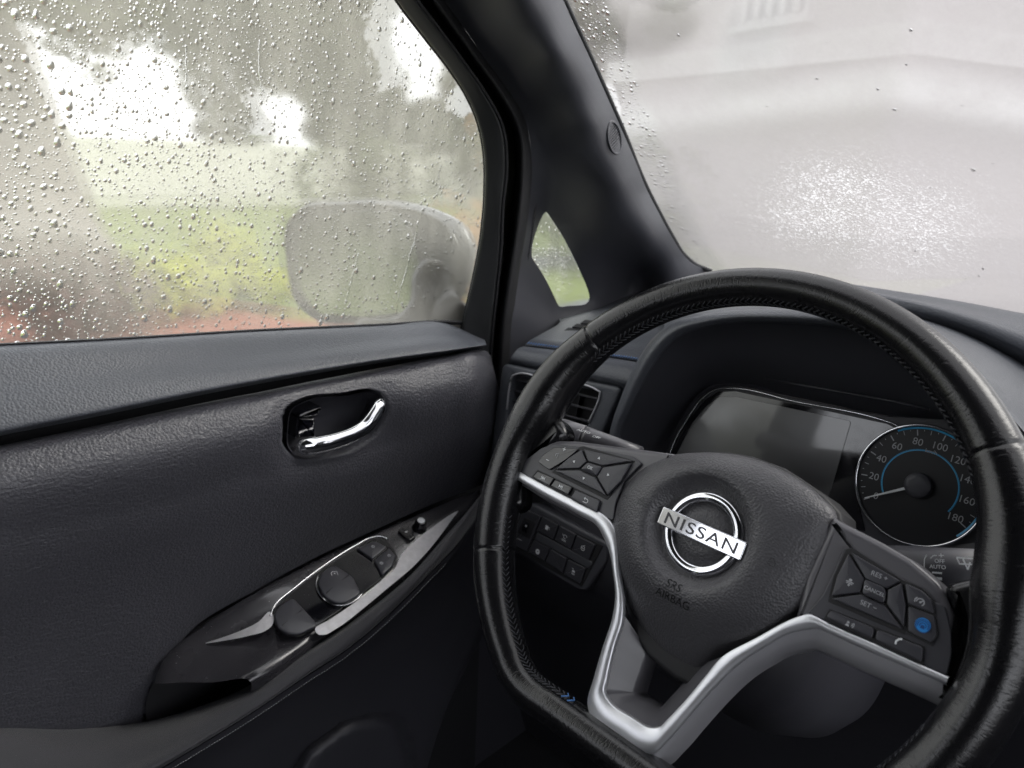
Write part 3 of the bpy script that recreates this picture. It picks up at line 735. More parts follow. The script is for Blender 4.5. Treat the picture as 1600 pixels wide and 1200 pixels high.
# ================================================================== DRIVER'S DOOR
door = tag(empty('driver_door'), 'black car door with misted window, chrome pull lever and gloss switch plate', 'car door')
gup = norm([0.06, 0, 0.32])
G = np.array([[np.array([GX0, a, GZ0])+np.array([0.06, 0, 0.32])/0.32*b for a in np.linspace(-0.35, 0.70, 130)] for b in np.linspace(-0.07, 0.52, 90)])
def side_fog(p):
    u, v, _ = proj(p)
    a = 0.92
    a -= 0.62*sstep(v, 405, 480)*(1-sstep(u, 60, 230))+0.35*sstep(v, 440, 520)*sstep(u, 60, 230)*(1-sstep(u, 480, 640))
    a -= 0.08*math.exp(-((u-560)/110)**2-((v-400)/80)**2)
    a -= 0.72*math.exp(-((u-682)/62)**2-((v-440)/66)**2)
    a -= 0.5*math.exp(-((u-735)/30)**2-((v-150)/60)**2)
    return max(a, 0.1)
pane = grid_mesh('window_pane', G, M['pane_side'], door)
pa = pane.data.attributes.new('fog', 'FLOAT', 'POINT'); pa.data.foreach_set('value', [side_fog(p) for p in G.reshape(-1, 3)])

FE = [(585, -60), (620, 0), (665, 60), (700, 105), (730, 152), (748, 196), (756, 240), (757, 300), (751, 370), (740, 430), (724, 500), (716, 540)]
FO = [(615, -60), (652, 0), (680, 36), (707, 72), (742, 120), (770, 164), (788, 204), (793, 250), (788, 300), (783, 400), (772, 500), (766, 575)]
FM = [(b[0]*0.35+a[0]*0.65, b[1]*0.35+a[1]*0.65) for a, b in zip(FE, resample(FO, len(FE)))]
FO2 = [tuple(q) for q in resample(FO, 12)]
xloft('window_frame', [wide(FE, -0.697), wide([(p[0]+1, p[1]) for p in FE], -0.680), [(q[0]*0.6+p[0]*0.4, q[1]*0.6+p[1]*0.4, -0.669) for p, q in zip(FE, FO2)], wide([(p[0]-5, p[1]) for p in FO2], -0.665), wide(FO2, -0.670), wide(FO2, -0.70)], M['frame'], door, nu=90, nv=4, sharp=(1, 3), kind='g')
tube('frame_gasket', [gl(p[0]-1, p[1], 0.034) for p in FO2], 0.0020, M['rubber'], door, n=8, res=90)
tube('glass_run', [gl(p[0]+1.5, p[1], 0.004) for p in FE], 0.003, M['rubber'], door, n=8, res=90)

# outer shell behind the trims keeps daylight out of the joints
V = []
for y, zt in ((-0.45, 1.075), (0.0, 1.052), (0.30, 1.030), (0.64, 1.000), (0.70, 0.990)):
    for x in (-0.84, -0.712):
        for z in (zt-(0.03 if x < -0.8 else 0), 0.25): V.append((x, y, z))
F = []
for k in range(4):
    a = k*4; F += [(a, a+4, a+6, a+2), (a+1, a+3, a+7, a+5), (a, a+1, a+5, a+4), (a+2, a+6, a+7, a+3)]
mesh('door_shell', V, F+[(0, 2, 3, 1), (16, 17, 19, 18)], M['rubber'], door, smooth=False)
# upper ledge
G0 = [(-260, 551), (0, 539), (200, 529), (400, 517), (600, 508), (690, 503), (722, 504), (742, 513), (757, 530)]
G1 = [(-260, 735), (0, 678), (150, 648), (300, 617), (480, 583), (600, 563), (700, 549), (745, 542), (760, 539)]
def mixr(A, B, t, x, n=14):
    a = resample(A, n); b = resample(B, n); return [(p[0]*(1-t)+q[0]*t, p[1]*(1-t)+q[1]*t, x) for p, q in zip(a, b)]
xloft('upper_trim', [mixr(G0, G1, 0, -0.715), mixr(G0, G1, 0.0, -0.692), mixr(G0, G1, 0.06, -0.682), mixr(G0, G1, 0.45, -0.660), mixr(G0, G1, 0.8, -0.642), mixr(G0, G1, 0.97, -0.637), mixr(G0, G1, 1.0, -0.641), [(p[0], p[1]+3, -0.664) for p in G1]], M['grain'], door, nu=130, nv=5, sharp=(1,))
xloft('window_sweep', [[(p[0], p[1]-3, gl(p[0], p[1]-3)[0]+0.0025) for p in G0[:7]], [(p[0], p[1]-1, -0.690) for p in G0[:7]], [(p[0], p[1]+4, -0.694) for p in G0[:7]]], M['rubber'], door, nu=60, nv=3)

# padded panel with the handle hollow
REC = [(455, 640), (478, 626), (540, 618), (588, 613), (604, 622), (609, 645), (597, 676), (562, 702), (505, 717), (466, 716), (451, 700), (449, 668)]
RECa = resample(REC, 60, closed=True)
P0 = [(-260, 752), (0, 697), (150, 666), (300, 634), (480, 599), (600, 575), (700, 556), (750, 549), (762, 552, ), (768, 560)]
P1 = [(-260, 768), (0, 709), (150, 678), (300, 646), (480, 610), (600, 585), (700, 564), (748, 556), (763, 561), (771, 575)]
P2 = [(-260, 812), (0, 745), (150, 712), (300, 680), (480, 640), (600, 612), (700, 592), (752, 586), (772, 590), (779, 606)]
P3 = [(-260, 905), (0, 850), (150, 815), (300, 780), (480, 730), (600, 702), (700, 680), (752, 660), (772, 655), (779, 655)]
P4 = [(-260, 1030), (0, 980), (150, 935), (300, 880), (480, 815), (600, 775), (700, 740), (745, 722), (765, 712), (775, 705)]
P5 = [(-260, 1175), (0, 1155), (150, 1160), (232, 1130), (250, 1050), (300, 984), (400, 922), (480, 878), (590, 826), (680, 786), (738, 764), (757, 757)]
def rx(P, x, xe):   # depth falls away at the forward end
    n = len(P); return [(p[0], p[1], x if i < n-2 else (x*0.6+xe*0.4 if i == n-2 else xe)) for i, p in enumerate(P)]
def pdisp(G):
    for j in range(G.shape[0]):
        for i in range(G.shape[1]):
            u, v, _ = proj(G[j, i])
            if 400 < u < 660 and 570 < v < 770:
                d = pdist(RECa, u, v); s = -d if inside(RECa, u, v) else d
                G[j, i, 0] -= 0.006*math.exp(-(max(s, 0)/24.0)**2)+0.045*(1-sstep(s, -9, 2))
    return G
panel = xloft('padded_panel', [rx(P0, -0.668, -0.70), rx(P0, -0.652, -0.68), rx(P1, -0.636, -0.668), rx(P2, -0.623, -0.655), rx(P3, -0.626, -0.650), rx(P4, -0.640, -0.655), rx(P5, -0.652, -0.662)], M['door'], door, nu=240, nv=26, disp=pdisp)

# pull lever in its hollow
hb = tag(mesh('handle_bezel', [onX(p[0], p[1], -0.634) for p in RECa]+[onX(530+(p[0]-530)*0.97, 665+(p[1]-665)*0.95, -0.660) for p in RECa], [(i, (i+1) % 60, 60+(i+1) % 60, 60+i) for i in range(60)]+[tuple(range(60, 120))], M['gloss'], door))
hb.data.materials[0] = M['button']
lv = [(466, 697, -0.632), (480, 697, -0.627), (500, 694, -0.624), (525, 688, -0.622), (550, 679, -0.621), (570, 667, -0.621), (584, 650, -0.622), (593, 634, -0.625), (595, 626, -0.629)]
LP = np.array([onX(a, b, x) for a, b, x in lv])
rad = np.interp(np.linspace(0, 1, 40), [0, 0.05, 0.2, 0.5, 0.75, 0.93, 1], [0.0060, 0.0090, 0.0094, 0.0086, 0.0090, 0.0088, 0.0060])
lever = tube('pull_lever', resample(LP, 40), rad, M['chrome'], door, n=20, flat=0.75, up=(1, 0, 0.1))
dfr = Frame(onX(478, 660, -0.640), (0, 1, 0.0), (-0.0, 0, 1.0))
pad('lever_pivot', pxs(dfr, [(459, 684), (490, 682), (490, 652), (462, 650)]), dfr, -0.02, 0.004, 0.003, M['gloss'], door, r=0.002)
pad('lock_tab', pxs(dfr, [(461, 647), (474, 640), (498, 632), (492, 648), (464, 652)]), dfr, -0.02, 0.007, 0.003, M['gloss'], door, r=0.002)

# switch plate
pA, pB, pC = onX(400, 925, -0.646), onX(690, 790, -0.646), onX(560, 960, -0.572)
PFR = Frame(pA, pB-pA, pA-pC)
if PFR.n[2] < 0: PFR = Frame(pA, pB-pA, pC-pA)
PU = [(243, 1068), (250, 1045), (266, 1020), (300, 988), (350, 955), (400, 926), (480, 883), (590, 831), (680, 792), (735, 770), (750, 764)]
PL = [(392, 1066), (400, 1062), (440, 1038), (500, 1000), (560, 962), (600, 932), (640, 897), (680, 855), (710, 822), (735, 790), (750, 768)]
def pl3(P, dz):
    out = []
    for u, v in P:
        x, y = PFR.l(u, v, 0); sag = -0.020*(1-sstep(u, 250, 430))
        out.append(PFR.w(*PFR.l(u, v, dz+sag), dz+sag))
    return np.array(out)
U_ = pl3(PU, -0.0010); L_ = pl3(PL, -0.0010)
Le = np.array([onX(u, v, l[0]-0.010*sstep(u, 420, 520)*(1-sstep(u, 690, 745))) for (u, v), l in zip(PL, L_)])
rows = [U_-np.array([0.004, 0, 0.002]), U_, U_*0.7+L_*0.3+PFR.n*0.0012, U_*0.42+L_*0.58+PFR.n*0.0004, Le, Le-np.array([0, 0, 0.010])]
plate = grid_mesh('switch_plate', loft(rows, 110, 6), M['plate'], door)
# dark pull cup under the plate
patch('pull_cup', [(236, 1140), (228, 1100), (243, 1064), (300, 1060), (396, 1062), (420, 1045), (380, 1095), (300, 1130)], [], lambda u, v: onX(u, v, -0.645), 12, M['rubber'], door)
def plate_patch(name, pts):  # flat silver patch laid on the plate beside the switch well
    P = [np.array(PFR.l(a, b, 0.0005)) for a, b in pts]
    return patch(name, pts, [], lambda u, v: PFR.w(*PFR.l(u, v, 0.0020), 0.0020), 7, M['plate_patch'], door, thick=0.0006)
plate_patch('silver_inlay', [(492, 983), (512, 970), (535, 955), (566, 933), (597, 907), (617, 888), (626, 869), (654, 841), (681, 820), (706, 803), (716, 798), (706, 812), (681, 846), (647, 884), (602, 922), (566, 952), (526, 982), (506, 992), (496, 991)])
WELL = [(425, 962), (430, 950), (461, 922), (508, 886), (557, 855), (580, 843), (592, 840), (603, 844), (616, 859), (622, 872), (616, 884), (596, 904), (557, 934), (520, 961), (494, 978), (467, 992), (452, 993), (436, 983)]
WL = pxs(PFR, WELL, 0.0008)
tl_ = [(321, 1005), (345, 997), (375, 986), (405, 971), (423, 956), (427, 962), (426, 976), (414, 986), (390, 993), (350, 1001)]
patch('silver_inlay', tl_, [], lambda u, v: PFR.w(*PFR.l(u, v, 0.0012-0.020*(1-sstep(u, 250, 430))), 0.0012-0.020*(1-sstep(u, 250, 430))), 7, M['plate_patch'], door, thick=0.0003)
swp = tag(pad('switch_well', WL, PFR, -0.002, 0.0012, 0.0004, M['gloss'], door, r=0.0015))
wl3 = [PFR.w(x, y, 0.0016) for x, y in pxs(PFR, [(422, 963), (428, 948), (460, 919), (507, 883), (556, 852), (580, 840), (594, 838), (606, 842)], 0.0016)]
tube('chrome_edge', wl3, 0.0008, M['chrome'], door, n=8, res=50)
Z = 0.0012
def sw(name, pts, z1, dome=0.0, r=0.004, bev=0.0018, mat='button', parent=door, z0=Z-0.001):
    return pad(name, pxs(PFR, pts, z1), PFR, z0, z1, bev, M[mat], parent, r=r, dome=dome, gap=0.0003)
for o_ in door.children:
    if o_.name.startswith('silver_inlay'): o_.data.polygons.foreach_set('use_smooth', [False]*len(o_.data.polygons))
s1 = sw('window_switch', [(427, 960), (434, 948), (458, 932), (493, 970), (495, 978), (467, 991), (448, 990), (433, 980)], 0.006, 0.0015)
s2 = sw('window_switch', [(496, 913), (499, 899), (510, 887), (523, 882), (552, 900), (564, 925), (560, 930), (540, 942), (521, 941), (507, 932)], 0.008, 0.002)
s3 = sw('lock_switch', [(557, 856), (585, 844), (606, 854), (582, 874)], 0.0045, 0.0005, r=0.002)
s4 = sw('lock_switch', [(584, 875), (608, 855), (619, 868), (614, 884), (597, 900)], 0.0045, 0.0005, r=0.002)
tube('chrome_edge', [PFR.w(*PFR.l(a, b, 0.003), 0.003) for a, b in ((497, 899), (494, 914), (504, 934), (520, 944), (541, 945), (560, 934), (567, 926))], 0.0008, M['chrome'], door, n=8, res=30)
def seam(a, b, z, parent, fr=PFR, w=0.0005):
    p, q = fr.l(*a, z), fr.l(*b, z); d = norm(q-p); n_ = np.array([-d[1], d[0]])*w/2
    return pad('seam', [p+n_, p-n_, q-n_, q+n_], fr, z-0.0012, z+0.0003, 0.0001, M['rubber'], parent)
seam((441, 977), (471, 953), 0.0070, s1); seam((510, 926), (546, 897), 0.0094, s2)
PROT = 0.0
strokes('icon', [[(-2, -1.5), (-2.2, 0.6), (-1.2, 1.6), (1.4, 1.6), (2, -1.5), (-2, -1.5)], [(-.5, -.5), (0, .7), (.5, -.5), (-.3, -.1)]], PFR, M['print'], s2, z=0.0092, w=0.0005, rot=-0.5, at=(523, 896), sc=0.0016)
for (a, b), s_ in (((583, 854), s3), ((608, 868), s4), ((596, 880), s4)):
    strokes('icon', [arc(0, 0, 2.0, 0, 360), [(-1, -.8), (-1, .5), (1, .5), (1, -.8), (-1, -.8)], [(-.7, .5), (-.7, 1.2), (.7, 1.3)]], PFR, M['printdim'], s_, z=0.0052, w=0.0005, at=(a, b), sc=0.00085, rot=-0.4)
# mirror fold key and mirror joystick further forward
mk = pad('mirror_key', pxs(PFR, [(622, 829), (629, 823), (650, 838), (640, 845)], 0.004), PFR, -0.001, 0.004, 0.0012, M['gloss'], door, r=0.0015)
strokes('icon', [[(-1.2, -.5), (-1.2, .5), (1, .5), (1, -.5), (-1.2, -.5)]], PFR, M['print'], mk, z=0.0041, w=0.0005, at=(635, 831), sc=0.0012, rot=0.0)
kx, ky = PFR.l(656, 822, 0.004)
def lathe(name, fr, cx, cy, prof, mat, parent=None, n=40):
    V = []; F = []
    for r_, z in prof:
        for k in range(n): V.append(fr.w(cx+r_*math.cos(2*math.pi*k/n), cy+r_*math.sin(2*math.pi*k/n), z))
    for j in range(len(prof)-1):
        for k in range(n): F.append((j*n+k, j*n+(k+1) % n, (j+1)*n+(k+1) % n, (j+1)*n+k))
    F.append(tuple(range((len(prof)-1)*n, len(prof)*n)))
    return mesh(name, V, F, mat, parent)
kn = lathe('mirror_knob', PFR, kx, ky, [(0.0085, -0.001), (0.0085, 0.001), (0.007, 0.002), (0.0066, 0.010), (0.0060, 0.0125), (0.0048, 0.0135), (0.0045, 0.0132)], M['gloss'], door)
lathe('knob_cap', PFR, kx, ky, [(0.0044, 0.012), (0.0044, 0.0136), (0.003, 0.0140)], M['print'], kn)

# armrest roll with stitch line, then the lower door
A0 = [(-260, 1160, -.650), (0, 1131, -.650), (120, 1137, -.646), (215, 1130, -.636), (300, 1108, -.612), (395, 1068, -.590), (440, 1040, -.583), (500, 1002, -.579), (560, 964, -.575), (640, 900, -.572), (700, 833, -.580), (738, 790, -.595), (756, 766, -.61)]
A2 = [(-260, 1440, -.560), (0, 1340, -.560), (140, 1262, -.558), (255, 1198, -.556), (315, 1162, -.555), (400, 1109, -.553), (480, 1055, -.552), (544, 1013, -.552), (610, 957, -.552), (670, 897, -.556), (718, 846, -.570), (745, 808, -.590), (762, 780, -.61)]
def r3(P, n=16): return resample(P, n)
def mix3(A, B, t, dx=0.0, dv=0.0): return r3(A)*(1-t)+r3(B)*t+np.array([0, dv, dx])
def ov(P, dv, dx): return np.array(P, float)+np.array([0, dv, dx])
arm = xloft('armrest', [ov(A0, 2, -0.030), ov(A0, 0, -0.010), mix3(A0, A2, 0.06), mix3(A0, A2, 0.3, 0.010), mix3(A0, A2, 0.62, 0.008), mix3(A0, A2, 0.93, 0.002), ov(A2, 0, -0.004)], M['fabric'], door, nu=170, nv=6)
W0 = ov(A2, 2, -0.004)
W1 = [(-260, 1560, -.60), (0, 1500, -.60), (255, 1330, -.592), (420, 1215, -.588), (560, 1120, -.588), (640, 1060, -.590), (705, 985, -.600), (748, 900, -.620), (768, 830, -.640)]
W2 = [(-260, 1900, -.62), (0, 1800, -.61), (255, 1520, -.60), (420, 1380, -.60), (540, 1260, -.600), (620, 1180, -.605), (680, 1100, -.612), (738, 1010, -.630), (768, 930, -.650)]
W3 = [(-260, 2200, -.64), (0, 2100, -.63), (255, 1900, -.62), (420, 1800, -.62), (520, 1600, -.62), (600, 1400, -.62), (655, 1240, -.625), (705, 1090, -.640), (752, 1000, -.670)]
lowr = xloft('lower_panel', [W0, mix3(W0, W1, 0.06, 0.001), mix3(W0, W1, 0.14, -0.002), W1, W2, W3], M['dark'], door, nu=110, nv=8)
st = []; pth = resample([(p[0], p[1]+8, p[2]) for p in A2], 260)
V = []; F = []
for i in range(40, 236, 1):
    loc, nn_ = hit(lowr, pth[i][0], pth[i][1]+3)
    l2, n2_ = hit(lowr, pth[i][0]+(pth[i+1][0]-pth[i][0])*0.6, pth[i][1]+3+(pth[i+1][1]-pth[i][1])*0.6)
    if loc is None or l2 is None: continue
    a, b = tube(None, [loc, l2], 0.00035, None, n=5); k = len(V); V += list(a); F += [tuple(k+q for q in t) for t in b]
tag(mesh('stitching', V, F, M['printdim'], door), kind='stuff')
PK = [(430, 1230), (470, 1160), (530, 1115), (585, 1101), (625, 1112), (645, 1145), (653, 1190), (656, 1260), (640, 1500), (400, 1500)]
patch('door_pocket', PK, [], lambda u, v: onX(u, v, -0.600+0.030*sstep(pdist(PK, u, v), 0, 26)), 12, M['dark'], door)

# outside mirror seen through the misted pane
mf = Frame(onX(590, 405, -0.90), norm([0.93, 0.30, 0]), (0.0, 0.055, 1))
MO = [(440, 345), (460, 322), (520, 314), (600, 316), (665, 332), (700, 352), (716, 385), (712, 440), (690, 480), (640, 498), (560, 500), (490, 492), (455, 460), (442, 400)]
mo = pxs(mf, MO)
mo = resample(mo, 60, closed=True)
if area2(mo) < 0: mo = mo[::-1]
prof = [(0.0, -0.010), (0.001, 0.0), (-0.004, 0.004), (-0.004, 0.020), (0.002, 0.050), (0.014, 0.080), (0.030, 0.100), (0.055, 0.112)]
V = []; F = []
c = mo.mean(0)
for ins, d in prof:
    q = mo+(c-mo)*min(ins/0.07, 0.9); V += [mf.w(x, y, -d if mf.n @ FW < 0 else d) for x, y in q]
for j in range(len(prof)-1):
    for i in range(60): F.append((j*60+i, j*60+(i+1) % 60, (j+1)*60+(i+1) % 60, (j+1)*60+i))
F.append(tuple(range((len(prof)-1)*60, len(prof)*60)))
mir = mesh('side_mirror', V, F, M['mirrorbody'], door)
sg = -1 if mf.n @ FW < 0 else 1
pad('mirror_glass', pxs(mf, [(462, 345), (500, 328), (560, 324), (612, 326), (640, 360), (652, 420), (640, 482), (560, 488), (490, 482), (462, 445), (455, 395)]), Frame(mf.w(0, 0, -0.004*sg), mf.ex, mf.ey), -0.002, 0.001, 0.0005, M['mirrorglass'], mir, r=0.008)
pad('mirror_bezel', c+(mo-c)*0.995, Frame(mf.w(0, 0, -0.0015*sg), mf.ex, mf.ey), -0.004, 0.0015, 0.0005, M['mirrorblack'], mir)
tube('mirror_arm', [onX(665, 430, -0.83), onX(680, 440, -0.80), onX(690, 480, -0.76), onX(700, 505, -0.72)], [0.02, 0.024, 0.03, 0.036], M['mirrorblack'], mir, n=14, flat=0.7, up=(0, 1, 0))
patch('mirror_base', [(560, 502), (620, 494), (640, 470), (646, 425), (664, 404), (684, 406), (694, 430), (702, 462), (730, 480), (738, 530), (640, 535), (560, 520)], [], lambda u, v: onX(u, v, -0.765+0.02*sstep(v, 420, 500)), 9, M['mirrorblack'], mir, thick=0.012)

# ================================================================== DASHBOARD
dash = tag(empty('dashboard'), 'dark grained dashboard with blue stitching, side air vent and switch bank', 'dashboard')
CR = [(1040, 452, .97), (1085, 437, .965), (1200, 430, .95), (1300, 440, .95), (1400, 455, .95), (1500, 471, .95), (1600, 490, .95), (1800, 527, .95)]
xloft('dash_top', [ov(CR, 14, .09), ov(CR, 2, .03), CR, ov(CR, 8, -.03), [(1040, 470, .90), (1100, 452, .87), (1200, 455, .86), (1300, 466, .86), (1450, 490, .86), (1520, 512, .86), (1600, 546, .86), (1800, 640, .86)], [(1040, 480, .90), (1100, 462, .87), (1200, 465, .86), (1300, 476, .86), (1450, 498, .865), (1520, 520, .865), (1600, 556, .865), (1800, 650, .865)], [(1040, 480, .93), (1100, 466, .93), (1200, 470, .93), (1300, 482, .93), (1450, 506, .93), (1520, 532, .93), (1600, 575, .93), (1800, 670, .93)]], M['grain'], dash, nu=110, nv=5, kind='y')
HO = [(960, 760), (950, 715), (949, 690), (958, 660), (976, 610), (1000, 560), (1036, 514), (1100, 492), (1200, 484), (1320, 492), (1410, 516), (1490, 570), (1545, 640), (1580, 720), (1590, 800), (1570, 890)]
HI = [(990, 760), (972, 715), (969, 684), (984, 644), (1006, 598), (1032, 556), (1064, 525), (1120, 509), (1240, 506), (1320, 514), (1400, 540), (1470, 590), (1520, 650), (1550, 720), (1560, 800), (1545, 870)]
CS = [(1028, 760), (1032, 735), (1040, 700), (1060, 660), (1086, 622), (1112, 602), (1145, 598), (1240, 618), (1384, 648), (1430, 652), (1480, 660), (1525, 688), (1550, 730), (1556, 790), (1540, 840), (1500, 880)]
HT = [(1036, 505), (1100, 482), (1200, 474), (1320, 482), (1410, 505), (1490, 555), (1560, 620), (1640, 720), (1680, 800)]
xloft('binnacle_hood', [[(1036, 480, .90), (1100, 470, .89), (1200, 470, .885), (1320, 480, .88), (1450, 500, .88), (1530, 530, .88), (1610, 575, .88), (1720, 640, .88), (1800, 700, .88)], [(1036, 490, .80), (1100, 474, .79), (1200, 468, .78), (1320, 475, .77), (1430, 505, .76), (1520, 550, .76), (1600, 610, .76), (1690, 700, .76), (1740, 780, .76)], wide(HT, .66), wide([(p[0]+1, p[1]+6) for p in HT], .61), wide([(p[0], p[1]+10) for p in HT], .60)], M['grain'], dash, nu=80, nv=6, kind='y')
def mm(A, B, t, y, n=24):
    a = resample(A, n); b = resample(B, n); return [(p[0]*(1-t)+q[0]*t, p[1]*(1-t)+q[1]*t, y) for p, q in zip(a, b)]
xloft('binnacle_lip', [mm(HO, HI, -0.02, .66), mm(HO, HI, -0.02, .605), mm(HO, HI, 0.1, .592), mm(HO, HI, 0.5, .586), mm(HO, HI, 0.9, .590), mm(HO, HI, 1.0, .600)], M['grain'], dash, nu=110, nv=4, kind='y')
xloft('binnacle_wall', [mm(HI, CS, -0.01, .598), mm(HI, CS, 0.12, .612), mm(HI, CS, 0.6, .645), mm(HI, CS, 1.0, .685)], M['fine'], dash, nu=110, nv=5, kind='y')
# faint ledge inside the cavity
tube('cavity_ledge', [onY(a, b, .652) for a, b in ((1196, 592), (1300, 610), (1400, 628), (1452, 640))], 0.0012, M['dark'], dash, n=6)
# left end of the dash: leather band, stitch, defroster top
rB = [[(790, 569, .668), (880, 588, .668), (975, 610, .668)], [(796, 566, .650), (882, 585, .648), (974, 607, .650)], [(798, 560, .644), (884, 578, .642), (980, 598, .644)], [(808, 546, .650), (890, 560, .648), (990, 576, .652)], [(818, 541, .664), (902, 551, .662), (996, 566, .668)]]
xloft('leather_band', rB, M['grain'], dash, nu=60, nv=6, kind='y')
rC = [[(816, 541, .672), (905, 552, .670), (1002, 568, .676)], [(820, 538, .670), (906, 549, .668), (1000, 564, .674)], [(828, 532, .676), (910, 542, .674), (1008, 553, .680)], [(838, 526, .69), (920, 533, .70), (1022, 533, .70)], [(870, 508, .76), (950, 503, .78), (1046, 508, .78)], [(858, 492, .90), (925, 482, .92), (1000, 470, .93), (1085, 446, .94)], [(858, 484, .98), (925, 468, 1.0), (1000, 454, 1.0), (1085, 432, .99)]]
dtop = xloft('end_cap', rC, M['grain'], dash, nu=60, nv=6, kind='y')
tube('trim_gap', [onY(a, b, .693) for a, b in ((826, 534), (860, 538), (905, 541), (960, 546))], 0.0006, M['rubber'], dash, n=6)
V = []; F = []
sp = resample([(824, 536), (860, 541), (905, 547), (950, 554), (1000, 561)], 46)
for i in range(45):
    p = at_depth(sp[i][0], sp[i][1]+1.2, depth(onY(sp[i][0], sp[i][1], .6655))); q = at_depth(sp[i+1][0]-1.0, sp[i+1][1]-1.6, depth(onY(sp[i+1][0], sp[i+1][1], .6650)))
    a, b = tube(None, [p, (p+q)/2-FW*0.0004, q], 0.0006, None, n=5); k = len(V); V += list(a); F += [tuple(k+q_ for q_ in t) for t in b]
tag(mesh('stitching', V, F, M['bluethread'], dash), kind='stuff')
# side defroster louvres
lf = Frame(onY(880, 515, .735), (1, 0, 0), (0, 1, 0.35))
for k in range(4):
    a = np.array([868, 523.0])+np.array([13, -6.0])*k
    q = [a, a+(46, 5), a+(52, 0), a+(7, -5)]
    pad('louvre_slot', pxs(lf, q, 0.001+0.001*k), lf, -0.004, 0.0015+0.001*k, 0.0004, M['rubber'], dash)
lf2 = Frame(onY(880, 505, .76), (1, 0, 0), (0, 1, 0.25))
# air vent
VFR = Frame(onY(870, 630, .642), (1, 0, 0), (0, 0.16, 1.0))
vo = [(785, 568), (971, 606), (930, 700), (905, 760), (764, 735), (772, 655)]
vi = [(801, 585), (939, 612), (908, 688), (888, 735), (783, 712), (792, 640)]
vent = ringpad('air_vent', pxs(VFR, vo, .004), pxs(VFR, vi, .004), VFR, -0.05, 0.004, -0.03, 0.0025, M['grain'], dash, r=0.008, ri=0.004)
tube('vent_rim', [VFR.w(*VFR.l(a, b, .005), .005) for a, b in ((792, 640), (797, 600), (800, 588), (806, 585), (860, 596), (932, 609), (938, 613), (936, 622), (920, 660))], 0.0012, M['silverwrap'], dash, n=6, res=40)
box_v = pxs(VFR, vi, -0.03)
pad('vent_back', box_v, VFR, -0.045, -0.032, 0.001, M['rubber'], vent)
for k in range(7):
    a = np.array([802-1.8*k, 592+17.0*k]); b = np.array([941-8.5*k, 625+17.5*k])
    p0, p1 = VFR.l(a[0], a[1], -0.004), VFR.l(b[0], b[1], -0.004)
    th = 0.0012
    V = []
    for (p, s_) in ((p0, 0), (p1, 1)):
        for (dy, dz) in ((th, 0.0), (-th, 0.0), (-th-0.004, -0.022), (th-0.004, -0.022)):
            V.append(VFR.w(p[0], p[1]+dy, -0.004+dz))
    s_ = mesh('slat', V, [(0, 1, 5, 4), (1, 2, 6, 5), (2, 3, 7, 6), (3, 0, 4, 7), (0, 3, 2, 1), (4, 5, 6, 7)], M['dark'], vent, smooth=False)
    bv = s_.modifiers.new('b', 'BEVEL'); bv.width = 0.0005; bv.segments = 2
for k in range(4):
    p0 = VFR.l(820+28*k, 600+6*k, -0.022); p1 = VFR.l(800+28*k, 700+6*k, -0.022)
    V = [VFR.w(p[0]+dx, p[1], z_) for p in (p0, p1) for dx, z_ in ((-.0008, -.024), (.0008, -.024), (.0008, -.036), (-.0008, -.036))]
    mesh('vane', V, [(0, 1, 5, 4), (1, 2, 6, 5), (2, 3, 7, 6), (3, 0, 4, 7)], M['dark'], vent, smooth=False)
# lower face of the dash
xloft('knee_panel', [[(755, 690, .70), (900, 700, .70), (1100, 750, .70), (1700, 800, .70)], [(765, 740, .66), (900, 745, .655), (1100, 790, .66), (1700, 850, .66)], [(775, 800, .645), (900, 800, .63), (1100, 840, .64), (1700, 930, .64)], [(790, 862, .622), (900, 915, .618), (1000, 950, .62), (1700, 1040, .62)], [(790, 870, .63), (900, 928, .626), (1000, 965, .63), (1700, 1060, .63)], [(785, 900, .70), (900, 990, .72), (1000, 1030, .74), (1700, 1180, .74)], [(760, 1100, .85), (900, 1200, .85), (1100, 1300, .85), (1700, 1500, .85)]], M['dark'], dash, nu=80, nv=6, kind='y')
# switch bank
BFR = Frame(onY(870, 850, .612), (1, 0, 0), (0, 0.20, 1.0))
bo = [(812, 786), (835, 788), (953, 850), (948, 880), (915, 924), (900, 922), (796, 858), (795, 845)]
bank = pad('switch_bank', pxs(BFR, bo, 0.0), BFR, -0.03, 0.0, 0.004, M['fine'], dash, r=0.004)
bi = [(816, 792), (942, 853), (909, 917), (796, 856)]
pad('bank_face', pxs(BFR, bi, 0.0008), BFR, -0.002, 0.0008, 0.0004, M['rubber'], bank, r=0.002)
B1 = [[(847, 807), (873, 820), (865, 843), (838, 830)], [(874, 821), (900, 835), (892, 859), (866, 844)], [(901, 836), (930, 851), (920, 876), (893, 860)], [(834, 844), (859, 857), (851, 877), (825, 863)], [(860, 858), (886, 873), (879, 896), (852, 878)], [(887, 874), (915, 888), (907, 913), (880, 897)]]
btn = []
for q in B1:
    btn.append(pad('button', pxs(BFR, q, 0.003), BFR, 0.0, 0.003, 0.0008, M['button'], bank, r=0.0006, gap=0.0003))
pad('divider', pxs(BFR, [(839, 832), (925, 878), (920, 889), (835, 843)], 0.0022), BFR, 0.0, 0.0022, 0.001, M['fine'], bank)
dm = pad('dimmer_panel', pxs(BFR, [(817, 794), (846, 807), (823, 862), (798, 850)], 0.0025), BFR, 0.0, 0.0025, 0.0008, M['button'], bank, r=0.0006, gap=0.0003)
pad('dimmer_slot', pxs(BFR, [(819, 809), (836, 817), (827, 842), (808, 832)], 0.003), BFR, 0.0, 0.0028, 0.0002, M['rubber'], bank)
dx_, dy_ = BFR.l(822, 825, 0.003)
wv, wf = [], []
